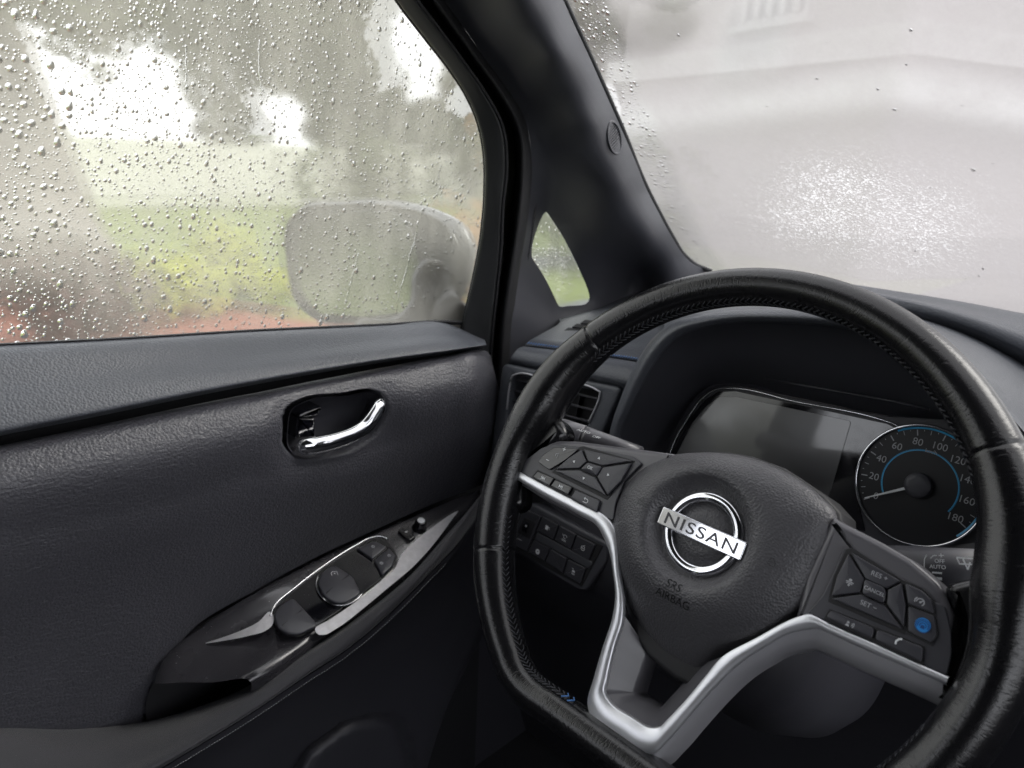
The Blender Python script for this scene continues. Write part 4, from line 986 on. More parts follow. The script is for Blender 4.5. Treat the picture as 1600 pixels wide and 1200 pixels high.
for k in range(24):
    for s_ in (-0.0035, 0.0035):
        t = 2*math.pi*k/24; wv.append(BFR.w(dx_+s_, dy_+0.0075*math.cos(t), 0.0005+0.0055*math.sin(t)))
wf = [(2*k, 2*k+1, (2*k+3) % 48, (2*k+2) % 48) for k in range(24)]
mesh('dimmer_wheel', wv, wf, M['gloss'], bank)
lamp = [('fill', arc(0, 0, .8, 0, 360, 12)), [(-1.5, -1), (1.5, -1)], [(1.2, .2), (1.8, .8)]]
ic = {0: [('fill', [(-1.2, -1), (.6, -1), (.6, 1.1), (-1.2, 1.1)]), [(.6, .4), (1.3, .9), (1.5, -.4)]], 1: [arc(.3, .5, 1.0, 0, 300), [(-1.6, 1.4), (-.8, .6)], [(-1.3, -1.2), (1.3, -1.2)], [(-1.3, -1.7), (1.3, -1.7)]], 2: [arc(0, -.2, 1.1, 0, 360), [(-.7, -.2), (.7, -.2)], [(0, .9), (.8, 1.7)]], 3: [('fill', arc(0, 0, 1.35, 0, 360, 20))], 5: [('fill', [(-1, -.3), (-.6, .6), (.6, .6), (1, -.3)]), [(-1.2, 1.4), (-.2, 1.0)], [(-.8, -.9), (1, -.9)], [(-.8, -1.4), (1, -1.4)]]}
ctr = {0: (855, 825), 1: (882, 840), 2: (911, 856), 3: (840, 862), 5: (896, 893)}
for k, q in ic.items():
    strokes('icon', q, BFR, M['print'], bank, z=0.0033, w=0.0006, rot=-0.06, at=ctr[k], sc=0.0023)
strokes('icon', [[(-.6, .2), (.6, .2)], [(0, .2), (0, -.6)]], BFR, M['rubber'], bank, z=0.0036, w=0.0006, at=(840, 862), sc=0.0023)
strokes('icon', [('fill', arc(0, 0, 1.0, 0, 360, 14))], BFR, M['printdim'], bank, z=0.0066, at=(822, 822), sc=0.0014)
strokes('icon', [('fill', [(-4, -.5), (4, -.5), (4, .5), (-4, .5)])], BFR, M['printdim'], bank, z=0.003, at=(812, 843), sc=0.0009)

# ================================================================== INSTRUMENT CLUSTER
clu = tag(empty('instrument_cluster'), 'instrument cluster with dark blank display and round speedometer reading zero', 'instrument cluster')
CFR = Frame(onP(1437, 758, (0, .66, .98), norm([0, -math.cos(D(15)), math.sin(D(15))])), (1, 0, 0), (0, math.sin(D(15)), math.cos(D(15))))
cf = [(1000, 800), (1028, 740), (1060, 660), (1088, 624), (1112, 606), (1145, 602), (1240, 621), (1384, 650), (1480, 655), (1560, 680), (1620, 750), (1620, 850), (1520, 900), (1300, 900)]
pad('cluster_face', pxs(CFR, cf), CFR, -0.02, 0.0, 0.001, M['dark'], clu)
scr = [(1036, 790), (1050, 706), (1076, 656), (1100, 626), (1122, 612), (1150, 611), (1386, 662), (1404, 671), (1370, 690), (1345, 725), (1338, 770), (1345, 800), (1352, 830)]
pad('display_surround', pxs(CFR, scr, 0.001), CFR, 0.0, 0.001, 0.0003, M['gloss'], clu, r=0.001)
pad('display', pxs(CFR, [(1044, 790), (1057, 710), (1082, 660), (1104, 634), (1124, 620), (1150, 620), (1330, 658), (1288, 800)], 0.0016), CFR, 0.001, 0.0016, 0.0002, M['screen'], clu, r=0.003)
tube('chrome_line', [CFR.w(*CFR.l(a, b, .0018), .0018) for a, b in ((1044, 720), (1050, 700), (1074, 655), (1098, 622), (1118, 609), (1146, 607), (1240, 627), (1384, 658), (1398, 663), (1408, 671))], 0.0007, M['chrome'], clu, n=8, res=90)
spd = pad('speedometer', [(0.049*math.cos(t), 0.049*math.sin(t)) for t in np.linspace(0, 2*math.pi, 72, endpoint=False)], CFR, -0.001, 0.0012, 0.0003, M['dial'], clu)
def circ(r_, a0, a1, z, n=80): return [CFR.w(r_*math.cos(D(t)), r_*math.sin(D(t)), z) for t in np.linspace(a0, a1, n)]
tube('bezel_ring', circ(0.0500, 0, 360, 0.003, 120)[:-1], 0.0012, M['chrome'], clu, n=10, closed=True, up=CFR.n)
def band(name, r0, r1, a0, a1, z, mat, parent, n=60, zi=None):
    V = [CFR.w(r_*math.cos(D(t)), r_*math.sin(D(t)), zz) for t in np.linspace(a0, a1, n) for r_, zz in ((r0, z if zi is None else zi), (r1, z))]
    return mesh(name, V, [(2*i, 2*i+1, 2*i+3, 2*i+2) for i in range(n-1)], M[mat], parent, smooth=False)
band('blue_band', 0.0468, 0.0484, 125, -40, 0.0022, 'bluedial', spd, zi=0.0016)
band('blue_ring', 0.0286, 0.0294, 214, -28, 0.0016, 'bluedial', spd)
band('inner_ring', 0.0296, 0.0299, 214, -28, 0.0016, 'bluedial', spd)
# 0 at about 200 degrees, 180 at about -43 degrees
A_0, A_180 = 214.0, -28.0
for i in range(0, 37):
    sp_ = i*5; a = A_0+(A_180-A_0)*sp_/180.0
    L_, w_ = (0.0050, 0.0009) if sp_ % 20 == 0 else ((0.0036, 0.0005) if sp_ % 10 == 0 else (0.0012, 0.0005))
    d = np.array([math.cos(D(a)), math.sin(D(a))]); n_ = np.array([-d[1], d[0]])*w_/2; r1 = 0.0462; r0 = r1-L_
    q = [d*r0+n_, d*r0-n_, d*r1-n_, d*r1+n_]
    mesh('tick', [CFR.w(x, y, 0.0016) for x, y in q], [(0, 1, 2, 3)], M['printdim'], spd, smooth=False)
for sp_ in range(0, 181, 20):
    a = A_0+(A_180-A_0)*sp_/180.0; r_ = 0.0358
    c_ = bpy.data.curves.new('n', 'FONT'); c_.body = str(sp_); c_.size = 0.0084; c_.align_x = 'CENTER'; c_.align_y = 'CENTER'; c_.resolution_u = 3
    t_ = bpy.data.objects.new('tmp', c_); COL.objects.link(t_); dg = bpy.context.evaluated_depsgraph_get(); dg.update()
    me = bpy.data.meshes.new_from_object(t_.evaluated_get(dg)); bpy.data.objects.remove(t_)
    for v in me.vertices: v.co = Vector(CFR.w(r_*math.cos(D(a))*1.0+v.co.x, r_*math.sin(D(a))+v.co.y, 0.0017))
    me.materials.append(M['print'] if False else M['printdim'])
    o_ = bpy.data.objects.new('numeral', me); COL.objects.link(o_); o_.parent = spd
text('lettering', 'km/h', CFR, (1455, 706), 0.0046, M['printdim'], spd, z=0.0017)
a = D(213); d = np.array([math.cos(a), math.sin(a)]); n_ = np.array([-d[1], d[0]])
V = [CFR.w(*(d*r_+n_*w_), z_) for r_, w_, z_ in ((0.008, -.0012, .006), (0.008, .0012, .006), (0.044, -.0004, .0055), (0.044, .0004, .0055), (0.008, -.0012, .0045), (0.008, .0012, .0045), (0.044, -.0004, .0048), (0.044, .0004, .0048))]
mesh('needle', V, [(0, 1, 3, 2), (0, 2, 6, 4), (1, 5, 7, 3), (2, 3, 7, 6)], M['print'], spd, smooth=False)
lathe('needle_hub', CFR, 0, 0, [(0.0105, 0.001), (0.0105, 0.0065), (0.0098, 0.0078), (0.006, 0.0084), (0.001, 0.0085)], M['fine'], spd)

# ================================================================== STEERING COLUMN AND STALKS
WC = CP+np.array([-.215, .409, -.233])
E_ = D(28); PSI = D(1.2)
wn_ = np.array([0, -math.cos(E_), math.sin(E_)]); ex0 = np.array([1.0, 0, 0]); ey0 = np.cross(wn_, ex0)
WFR = Frame(WC, math.cos(PSI)*ex0-math.sin(PSI)*ey0, math.sin(PSI)*ex0+math.cos(PSI)*ey0)
colm = tag(empty('steering_column'), 'grained steering column shroud behind the wheel hub', 'steering column')
def superell(a, b, cy_, z, p=3.2, n=64):
    out = []
    for t in np.linspace(0, 2*math.pi, n, endpoint=False):
        c_, s_ = math.cos(t), math.sin(t)
        out.append(WFR.w(a*np.sign(c_)*abs(c_)**(2/p), cy_+b*np.sign(s_)*abs(s_)**(2/p), z))
    return out
G = np.array([superell(.050, .045, -.020, -.040), superell(.066, .062, -.030, -.048), superell(.074, .072, -.034, -.070), superell(.080, .080, -.040, -.120), superell(.082, .084, -.042, -.19), superell(.080, .08, -.04, -.24)])
grid_mesh('column_shroud', G, M['dark'], colm, closed_u=True)
Gs = np.array([superell(.081, .0815, -.040, -.1205), superell(.0805, .0815, -.040, -.1225)])
wst = tag(empty('wiper_stalk'), 'black wiper stalk with white AUTO and OFF marks right of the wheel hub', 'stalk')
sA, sB = onP(1372, 891, WFR.w(0, 0, -.070), WFR.n), onP(1640, 911, WFR.w(0, 0, -.055), WFR.n)
ax = norm(sB-sA); Ls = np.linalg.norm(sB-sA)
rr = 0.0162
ssb = tube('stalk_body', [sA+ax*Ls*t for t in (0, .15, .35, .66)], [rr*0.95, rr, rr, rr*1.02], M['dark'], wst, n=40, up=WFR.ey)
tube('stalk_knob', [sA+ax*Ls*t for t in (.668, .68, .95, .99, 1.0)], [rr*0.98, rr*1.05, rr*1.05, rr*0.95, rr*.6], M['dark'], wst, n=40, up=WFR.ey)
lc, ln = hit(ssb, 1465, 888)
sn = norm(-norm(lc-CP)+ax*(norm(lc-CP) @ ax))
SFR = Frame(lc+sn*0.0008, ax, np.cross(sn, ax))
text('lettering', 'OFF', SFR, (1468, 877), 0.0032, M['print'], wst, z=0.0)
text('lettering', 'AUTO', SFR, (1465, 886), 0.0032, M['print'], wst, z=0.0)
strokes('icon', [('fill', [(-1.8, -.35), (1.8, -.35), (1.8, .35), (-1.8, .35)])], SFR, M['print'], wst, z=0.0002, at=(1464, 895), sc=0.0015)
strokes('icon', [('fill', [(-1.8, -.55), (1.8, -.55), (1.8, .55), (-1.8, .55)])], SFR, M['print'], wst, z=0.0002, at=(1464, 904), sc=0.0015)
strokes('icon', [[(0, 6), (-.8, 4.5), (-1, 2), (-.7, -4)], [(-1.6, -2.6), (-.7, -4.2), (.2, -2.6)]], SFR, M['print'], wst, z=0.0002, at=(1449, 893), sc=0.0016, w=0.0006)
strokes('icon', [[(-4, 2), (4, 2), (3, -.4), (-3, -.4), (-4, 2)], [(0, -2.6), (-1.6, 1.6)], [(0, -2.6), (0.9, .4)]], SFR, M['print'], wst, z=0.0002, at=(1512, 880), sc=0.0014, w=0.0008)
strokes('icon', [[(-2.4, -.6), (-1, .8), (.6, 1)], [(1.4, 1), (3.8, 1.2)], [(2.4, 2), (2.6, .2)]], SFR, M['print'], wst, z=0.0002, at=(1462, 871), sc=0.0012, w=0.0006)
ist = tag(empty('indicator_stalk'), 'pale lit indicator stalk tip behind the left of the wheel rim', 'stalk')
iA, iB = onP(1000, 712, WFR.w(0, 0, -.060), WFR.n), onP(872, 674, WFR.w(0, 0, -.045), WFR.n)
ax2 = norm(iB-iA); L2 = np.linalg.norm(iB-iA)
isb = tube('stalk_body', [iA+ax2*L2*t for t in (0, .3, .6, .66)], [0.0075, .009, .0105, .0107], M['spoke'], ist, n=30, up=WFR.ey)
tube('stalk_knob', [iA+ax2*L2*t for t in (.665, .68, .96, 1.0)], [0.0100, .0112, .0116, .0108], M['spoke'], ist, n=30, up=WFR.ey)
lc2, _ = hit(isb, 925, 688)
if lc2 is not None:
    sn2 = norm(WFR.ey*0.8+WFR.n*0.6); IFR = Frame(iA+ax2*L2*0.8+sn2*0.0118, -ax2, np.cross(sn2, -ax2))
    text('lettering', 'AUTO', IFR, (912, 674), 0.0042, M['print'], ist, z=0.0)
    text('lettering', 'OFF', IFR, (932, 683), 0.0042, M['print'], ist, z=-0.0012)

# ================================================================== STEERING WHEEL
whl = tag(empty('steering_wheel'), 'black leather steering wheel with silver V trim and round chrome badge', 'steering wheel')
def wpx(pts, z=0.0): return pxs(WFR, pts, z)
# rim: flat-bottomed ring with swollen thumb grips and seams
NU, NV = 1000, 30
TP = []
for i in range(NU):
    t = 2*math.pi*i/NU
    x, y = 0.1700*math.cos(t), 0.1700*math.sin(t)
    yb = -0.1485
    if y < yb+0.02:
        k = 0.012; h = min(max((y-yb)/k*0.5+0.5, 0), 1); y = y*h+yb*(1-h)+k*h*(1-h)*0.5
    TP.append((x, y))
TP = np.array(TP); TP = resample(TP, NU, closed=True)
tang = np.roll(TP, -1, 0)-np.roll(TP, 1, 0); tang /= np.linalg.norm(tang, axis=1)[:, None]; outw = np.c_[tang[:, 1], -tang[:, 0]]
sl = np.r_[0, np.cumsum(np.linalg.norm(np.roll(TP, -1, 0)-TP, axis=1))]
seams_ = [143, 37, 207, 333]
def angd(a, b): return abs((a-b+180) % 360-180)
G = []
for k in range(NV+1):
    ph_ = 2*math.pi*k/NV
    row = []
    for i in range(NU+1):
        j = i % NU; x, y = TP[j]; an = math.degrees(math.atan2(y, x)) % 360
        ri = 0.0126+0.0026*abs(math.cos(math.radians(an)))**1.5
        ri += 0.0022*math.exp(-(min(angd(an, 157), angd(an, 23))/11.0)**2)
        ri += 0.0010*math.exp(-(min(angd(an, 205), angd(an, -25))/18.0)**2)
        inner_ = 0.5-0.5*math.cos(ph_)       # 1 on the hub side
        ri += 0.0050*inner_*math.exp(-(min(angd(an, 168), angd(an, 12))/9.0)**2)
        for s_ in seams_: ri -= 0.0011*math.exp(-(angd(an, s_)*0.17*math.pi/180/0.0010)**2)
        ro_ = ri*1.0; rz_ = ri*1.08
        # stitched seam line on the hub-side front of the ring
        ri_s = 0.0007*math.exp(-((ph_-math.radians(162))/0.09)**2)
        p = WFR.w(x+outw[j][0]*(ro_-ri_s)*math.cos(ph_), y+outw[j][1]*(ro_-ri_s)*math.cos(ph_), (rz_-ri_s)*math.sin(ph_))
        row.append(p)
    G.append(row)
G = np.array(G)
rim = grid_mesh('rim', G, M['leather'], whl, uvs=(sl[:NU+1] if len(sl) > NU else np.r_[sl, sl[-1]], np.linspace(0, 0.1, NV+1)))
V = []; F = []
for i in range(0, NU, 4):
    j = i; x, y = TP[j]; an = math.degrees(math.atan2(y, x)) % 360
    if angd(an, 180) < 17 or angd(an, 0) < 17 or angd(an, 270) < 16: continue
    def rp(jj, ph_, lift): 
        jj = jj % NU; r_ = 0.0126+0.0026*abs(math.cos(math.atan2(TP[jj][1], TP[jj][0])))**1.5+0.0002+lift
        return WFR.w(TP[jj][0]+outw[jj][0]*r_*math.cos(ph_), TP[jj][1]+outw[jj][1]*r_*math.cos(ph_), r_*1.08*math.sin(ph_))
    c1 = math.radians(148); c2 = math.radians(162); c3 = math.radians(176)
    for pa_, pb_ in (((j, c1), (j+3, c2)), ((j, c3), (j+3, c2))):
        a, b = tube(None, [rp(int(pa_[0]), pa_[1], .0000), rp(int(pa_[0])+2, (pa_[1]+pb_[1])/2, .0005), rp(int(pb_[0])+1, pb_[1], .0000)], 0.00038, None, n=5)
        k = len(V); V += list(a); F += [tuple(k+q for q in t) for t in b]
tag(mesh('stitching', V, F, M['thread'], whl), kind='stuff')
V = []; F = []
JB = min(range(NU), key=lambda q: np.hypot(*(proj(rp(q, c2, 0))[:2]-np.array([908, 1070]))))
for i in (0, 5):
    j = JB-i
    a, b = tube(None, [rp(j, c1, .0006), rp(j+3, c2, .0012), rp(j, c3, .0006)], 0.0005, None, n=5)
    k = len(V); V += list(a); F += [tuple(k+q for q in t) for t in b]
tag(mesh('blue_stitches', V, F, M['bluethread'], whl), kind='stuff')
# leather webs joining rim and spokes
for nm, P_ in (('left', [(845, 640), (872, 655), (882, 676), (868, 694), (850, 706), (830, 722), (812, 745), (812, 790), (790, 800), (775, 740), (800, 680)]),
               ('right', [(1500, 905), (1530, 900), (1560, 930), (1560, 1060), (1500, 1100), (1455, 1092), (1478, 1070), (1486, 1040), (1492, 990), (1484, 945), (1470, 915)])):
    pad('spoke_leather', wpx(P_, 0.001), WFR, -0.016, 0.001, 0.007, M['leather'], whl, r=0.006, nb=5)
# hub back and spoke bodies
HUB = [(1090, 705), (1130, 706), (1165, 712), (1215, 730), (1277, 772), (1302, 800), (1304, 832), (1290, 872), (1245, 960), (1200, 998), (1122, 1040), (1074, 1068), (1048, 1055), (1008, 1022), (985, 990), (968, 935), (958, 870), (955, 812), (970, 765), (1002, 730), (1045, 710)]
hub2 = wpx(HUB, -0.004)
pad('hub_back', hub2*1.03, WFR, -0.045, -0.010, 0.004, M['rubber'], whl)
SL = [(803, 752), (812, 728), (832, 704), (856, 687), (900, 688), (960, 696), (1055, 708), (1030, 760), (990, 840), (955, 830), (900, 808), (850, 782)]
SR = [(1300, 806), (1312, 814), (1375, 846), (1424, 874), (1466, 910), (1482, 940), (1498, 980), (1496, 1030), (1484, 1062), (1360, 1010), (1288, 978), (1240, 970), (1255, 900)]
pad('spoke', wpx(SL, 0.0), WFR, -0.032, 0.0, 0.0045, M['spoke'], whl, r=0.003, nb=4)
pad('spoke', wpx(SR, 0.0), WFR, -0.032, 0.0, 0.0045, M['spoke'], whl, r=0.003, nb=4)
PLt = [(811, 736), (822, 718), (845, 700), (866, 693), (910, 698), (988, 712), (1003, 724), (975, 752), (962, 785), (958, 814), (900, 786), (850, 758)]
PRt = [(1318, 856), (1328, 858), (1410, 904), (1443, 922), (1458, 940), (1476, 946), (1486, 985), (1487, 1020), (1480, 1056), (1360, 1001), (1262, 958), (1285, 930), (1305, 890)]
plt_ = pad('switch_panel', wpx(PLt, 0.0024), WFR, -0.002, 0.0024, 0.0007, M['button'], whl, r=0.002)
prt_ = pad('switch_panel', wpx(PRt, 0.0024), WFR, -0.002, 0.0024, 0.0007, M['button'], whl, r=0.002)
def key(par, pts, z1=0.0050, r=0.0008, dome=0.0002, mat='button', nm='button', bev=0.0006):
    return pad(nm, wpx(pts, z1), WFR, 0.001, z1, bev, M[mat], par, r=r, gap=0.00022, dome=dome)
# dark gaps round the key groups
pad('key_gap', wpx([(862, 738), (906, 698), (912, 697), (992, 720), (955, 774), (948, 781)], 0.0028), WFR, 0.001, 0.0028, 0.0002, M['rubber'], plt_)
key(plt_, [(839, 722), (848, 710), (866, 698), (906, 701), (884, 719), (858, 735)], 0.0042, r=0.002, mat='gloss')
key(plt_, [(908, 702), (917, 721), (905, 732), (868, 733), (888, 715)])
key(plt_, [(911, 701), (988, 720), (941, 728), (918, 721)])
key(plt_, [(986, 723), (970, 752), (949, 774), (932, 745), (941, 730)])
key(plt_, [(867, 735), (905, 734), (930, 745), (947, 774)])
key(plt_, [(906, 733), (917, 722), (941, 729), (931, 744)], 0.0062, r=0.0015, dome=0.0006)
pad('key_gap', wpx([(829, 747), (840, 734), (938, 781), (933, 804)], 0.0028), WFR, 0.001, 0.0028, 0.0002, M['rubber'], plt_)
key(plt_, [(831, 746), (840, 736), (866, 747), (858, 760)], mat='gloss')
key(plt_, [(859, 760), (867, 749), (894, 761), (887, 774)], mat='gloss')
key(plt_, [(891, 778), (899, 765), (937, 782), (932, 801)])
ZP = 0.0054
def wic(par, lines, at, sc=0.001, w=0.0005, z=ZP, mat='print', rot=0): strokes('icon', lines, WFR, M[mat], par, z=z, w=w, at=at, sc=sc, rot=rot)
tri = lambda a: [('fill', [(1.3*math.cos(D(a+q)), 1.3*math.sin(D(a+q))) for q in (0, 120, 240)])]
wic(plt_, tri(180), (897, 721)); wic(plt_, tri(90), (936, 716)); wic(plt_, tri(0), (950, 742)); wic(plt_, tri(270), (912, 747))
wic(plt_, [[(-1.4, 0), (1.4, 0)], [(0, -1.4), (0, 1.4)]], (882, 702), z=0.0046)
wic(plt_, [[(-1.4, 0), (1.4, 0)]], (856, 719), z=0.0046)
wic(plt_, [[(-1, -.8), (-1, .8), (0, .8), (1.2, 1.8), (1.2, -1.8), (0, -.8), (-1, -.8)]], (870, 711), z=0.0046, w=0.0003, mat='printdim')
text('lettering', 'OK', WFR, (922, 731), 0.0034, M['print'], plt_, z=0.0070)
wic(plt_, [('fill', [(-1.6, 1), (-1.6, -1), (-1.2, -1), (-1.2, 1)]), ('fill', [(0, 1), (0, -1), (-1.2, 0)]), ('fill', [(1.3, 1), (1.3, -1), (.05, 0)])], (849, 747), sc=0.0012)
wic(plt_, [('fill', [(1.6, 1), (1.6, -1), (1.2, -1), (1.2, 1)]), ('fill', [(0, 1), (0, -1), (1.2, 0)]), ('fill', [(-1.3, 1), (-1.3, -1), (-.05, 0)])], (876, 760), sc=0.0012)
wic(plt_, [[(-1.6, -1.2), (1, -1.2), (1.7, -.5), (1.7, .3), (1, 1), (-1.4, 1)], [(-.6, 1.8), (-1.5, 1), (-.6, .2)]], (915, 782), sc=0.0012, w=0.0005)
pad('key_gap', wpx([(1322, 858), (1330, 856), (1411, 906), (1418, 946), (1414, 992), (1294, 940), (1303, 898)], 0.0028), WFR, 0.001, 0.0028, 0.0002, M['rubber'], prt_)
key(prt_, [(1328, 862), (1408, 908), (1385, 920), (1352, 905)])
key(prt_, [(1325, 864), (1351, 906), (1345, 926), (1298, 932), (1307, 900)])
key(prt_, [(1298, 935), (1345, 928), (1382, 945), (1411, 984)])
key(prt_, [(1387, 921), (1409, 910), (1415, 946), (1412, 980), (1384, 943)])
key(prt_, [(1350, 904), (1380, 916), (1385, 926), (1381, 944), (1346, 928)], 0.0062, r=0.0015, dome=0.0006)
pad('key_gap', wpx([(1411, 906), (1442, 919), (1460, 938), (1467, 990), (1458, 1010), (1416, 990)], 0.0028), WFR, 0.001, 0.0028, 0.0002, M['rubber'], prt_)
key(prt_, [(1413, 910), (1440, 922), (1456, 937), (1461, 960), (1418, 944)], r=0.0015)
key(prt_, [(1418, 946), (1461, 962), (1465, 994), (1455, 1006), (1418, 987)], 0.0044, r=0.0015)
pad('key_gap', wpx([(1287, 967), (1296, 951), (1446, 1010), (1443, 1040)], 0.0028), WFR, 0.001, 0.0028, 0.0002, M['rubber'], prt_)
key(prt_, [(1289, 965), (1297, 953), (1366, 981), (1363, 999)], r=0.0015)
key(prt_, [(1366, 1000), (1370, 983), (1443, 1011), (1441, 1036)], r=0.0015)
text('lettering', 'RES +', WFR, (1374, 900), 0.0037, M['printdim'], prt_, z=ZP)
text('lettering', 'CANCEL', WFR, (1366, 924), 0.0029, M['printdim'], prt_, z=0.0070)
text('lettering', 'SET \u2212', WFR, (1357, 946), 0.0037, M['printdim'], prt_, z=ZP)
bl = wic(prt_, [('fill', arc(0, 0, 1, 0, 360, 28))], (1442, 977), sc=0.0038, z=0.0048, mat='blue')
wic(prt_, [arc(0, 0, .72, -20, 200), arc(0, 0, .42, -20, 200), ('fill', [(-.3, -.4), (.3, -.4), (.2, .1), (-.2, .1)]), arc(0, 0, .95, 0, 360)], (1442, 978), sc=0.0036, z=0.0051, w=0.0004, mat='navy')
wic(prt_, [arc(0, 0, 1.7, -50, 190), [(0, 0), (1, 1)], ('fill', arc(0, 0, .5, 0, 360, 10)), arc(-.6, .2, 1.9, 130, 210)], (1438, 941), sc=0.0011, mat='printdim')
wic(prt_, [('fill', [(-.8, .4), (-.5, 1.4), (.5, 1.4), (.8, .4)]), [(-1.8, -.1), (1.8, -.1)], [(-1.4, -.8), (1.4, -.8)], ('fill', arc(0, -1.6, .5, 0, 360, 10))], (1328, 909), sc=0.0012, mat='printdim')
wic(prt_, [[(-1.6, .9), (-1.4, -.2), (-.2, -1.2), (1, -1.2)]], (1405, 1004), sc=0.0013, w=0.0010, rot=-1.4)
wic(prt_, [('fill', arc(-.9, .4, .6, 0, 360, 10)), ('fill', [(-1.8, -1.4), (0, -1.4), (-.4, -.4), (-1.5, -.4)]), arc(.2, 0, .9, -45, 45), arc(.2, 0, 1.6, -45, 45)], (1328, 975), sc=0.0012, mat='printdim')

# satin trim: one strip from the left arm through the V to the right arm
ST = [((805, 748), (811, 737)), ((850, 775), (858, 762)), ((900, 802), (908, 788)), ((932, 823), (944, 806)), ((946, 850), (959, 826)), ((957, 897), (966, 895)), ((960, 935), (972, 938)), ((956, 962), (971, 966)), ((940, 1012), (957, 1014)), ((926, 1060), (946, 1062)), ((916, 1102), (943, 1086)), ((921, 1120), (951, 1098)), ((960, 1153), (985, 1122)), ((1000, 1177), (1015, 1138)), ((1018, 1178), (1028, 1137)), ((1040, 1158), (1040, 1126)), ((1080, 1112), (1072, 1092)), ((1115, 1073), (1102, 1056)), ((1149, 1040), (1128, 1026)), ((1190, 1012), (1178, 998)), ((1249, 984), (1248, 963)), ((1276, 981), (1266, 960)), ((1290, 987), (1292, 973)), ((1360, 1018), (1362, 1004)), ((1430, 1048), (1432, 1036)), ((1478, 1069), (1482, 1058))]
so = wpx([s_[0] for s_ in ST], 0.004); si = wpx([s_[1] for s_ in ST], 0.004)
TT = np.linspace(0, 1, 150)
def par2(A, B):
    # one shared parameter so that outer and inner edge stay paired
    P4_ = resample(np.c_[A, B], 170); return P4_[:, :2], P4_[:, 2:]
o2, i2 = par2(so, si)
w_ = (i2-o2)
n_ = len(o2)
mask = np.clip(np.interp(np.arange(n_), [0, 45, 60, 120, 130, 170], [0, 0, 1, 1, 0, 0]), 0, 1)[:, None]
lowo = np.clip(np.interp(np.arange(n_), [0, 30, 60, 90, 170], [0.15, 0.3, .35, .9, .9]), 0, 1)[:, None]
dn = np.array([0.0, -1.0])
def r3d(P, z): return [WFR.w(p[0], p[1], zz) for p, zz in zip(P, np.broadcast_to(z, (n_,)))]
rowsS = [r3d(o2+dn*0.004*lowo, -0.020), r3d(o2-w_/np.linalg.norm(w_, axis=1)[:, None]*0.0006+dn*0.001*lowo, -0.002), r3d(o2, 0.0026), r3d(o2+w_*0.05, 0.0037), r3d(o2+w_*0.5, 0.0040), r3d(o2+w_*0.96, 0.0039), r3d(i2+w_*0.02, 0.0030), r3d(i2+w_*0.06, 0.0002)]
grid_mesh('silver_trim', np.array(rowsS), M['silver'], whl)
# wrap face behind the strip (catches the light below the bright edge)
k0 = 85
rowsT = [r3d(o2-w_*0.02, 0.0012)[k0:], r3d(o2+dn*0.0055, -0.001)[k0:], r3d(o2+dn*0.0115, -0.006)[k0:], r3d(o2+dn*0.0135, -0.018)[k0:], r3d(o2+dn*0.010, -0.030)[k0:]]
grid_mesh('trim_wrap', np.array(rowsT), M['silverwrap'], whl)
# bevelled window inside the V
HV = [(1013, 1020), (1004, 1050), (994, 1082), (1012, 1094), (1030, 1107), (1048, 1088), (1064, 1070), (1077, 1052)]
inV = [((972, 955), (1008, 1012)), ((966, 980), (1012, 1022)), ((957, 1014), (1004, 1050)), ((946, 1060), (995, 1078)), ((943, 1084), (994, 1084)), ((951, 1098), (998, 1088)), ((985, 1122), (1014, 1096)), ((1015, 1138), (1028, 1105)), ((1028, 1137), (1032, 1105)), ((1040, 1126), (1042, 1094)), ((1072, 1092), (1062, 1072)), ((1102, 1056), (1078, 1052)), ((1128, 1026), (1090, 1040))]
a_ = resample(np.c_[wpx([q[0] for q in inV], 0.001), wpx([q[1] for q in inV], -0.014)], 70)
rowsV = [[WFR.w(q[0], q[1], 0.001) for q in a_], [WFR.w((q[0]*0.85+q[2]*0.15), (q[1]*.85+q[3]*.15), -0.001) for q in a_], [WFR.w((q[0]*0.15+q[2]*0.85), (q[1]*.15+q[3]*.85), -0.013) for q in a_], [WFR.w(q[2], q[3], -0.015) for q in a_], [WFR.w(q[2], q[3], -0.03) for q in a_]]
grid_mesh('trim_window', np.array(rowsV), M['spoke'], whl)

# airbag cover: a domed pad with a round hollow for the badge
NA = 120
out = resample(hub2, NA, closed=True)
if area2(out) < 0: out = out[::-1]
an0 = np.arctan2(out[:, 1], out[:, 0])
ss = [1.0, 1.0, 0.985, 0.955, 0.91, 0.86, 0.80, 0.74, 0.68, 0.62, 0.58, 0.55, 0.525, 0.50, 0.47, 0.44, 0.41, 0.38, 0.3, 0.2, 0.1]
zz = [-0.022, -0.009, -0.0045, -0.001, 0.0025, 0.0055, 0.0080, 0.0100, 0.0115, 0.0122, 0.0120, 0.0112, 0.0096, 0.0076, 0.0058, 0.0046, 0.0040, 0.0038, 0.0036, 0.0036, 0.0036]
V = []; F = []
for s_, z in zip(ss, zz):
    w = sstep(s_, 0.5, 0.95)
    for k in range(NA):
        q = out[k]*s_*w+np.array([math.cos(an0[k]), math.sin(an0[k])])*0.0655*s_*(1-w)
        # lower part of the pad falls away towards its point
        V.append(WFR.w(q[0], q[1], z-0.014*sstep(-q[1], 0.030, 0.088)*(1 if s_ < 1 else 0.4)))
for j in range(len(ss)-1):
    for k in range(NA): F.append((j*NA+k, j*NA+(k+1) % NA, (j+1)*NA+(k+1) % NA, (j+1)*NA+k))
V.append(WFR.w(0, 0, 0.0036)); c0 = (len(ss)-1)*NA
F += [(c0+k, c0+(k+1) % NA, len(V)-1) for k in range(NA)]
air = mesh('airbag_cover', V, F, M['airbag'], whl)
def zat(u, v, lift=0.0007):
    l, _ = hit(air, u, v); return ((l-WFR.o) @ WFR.n)+lift if l is not None else 0.01
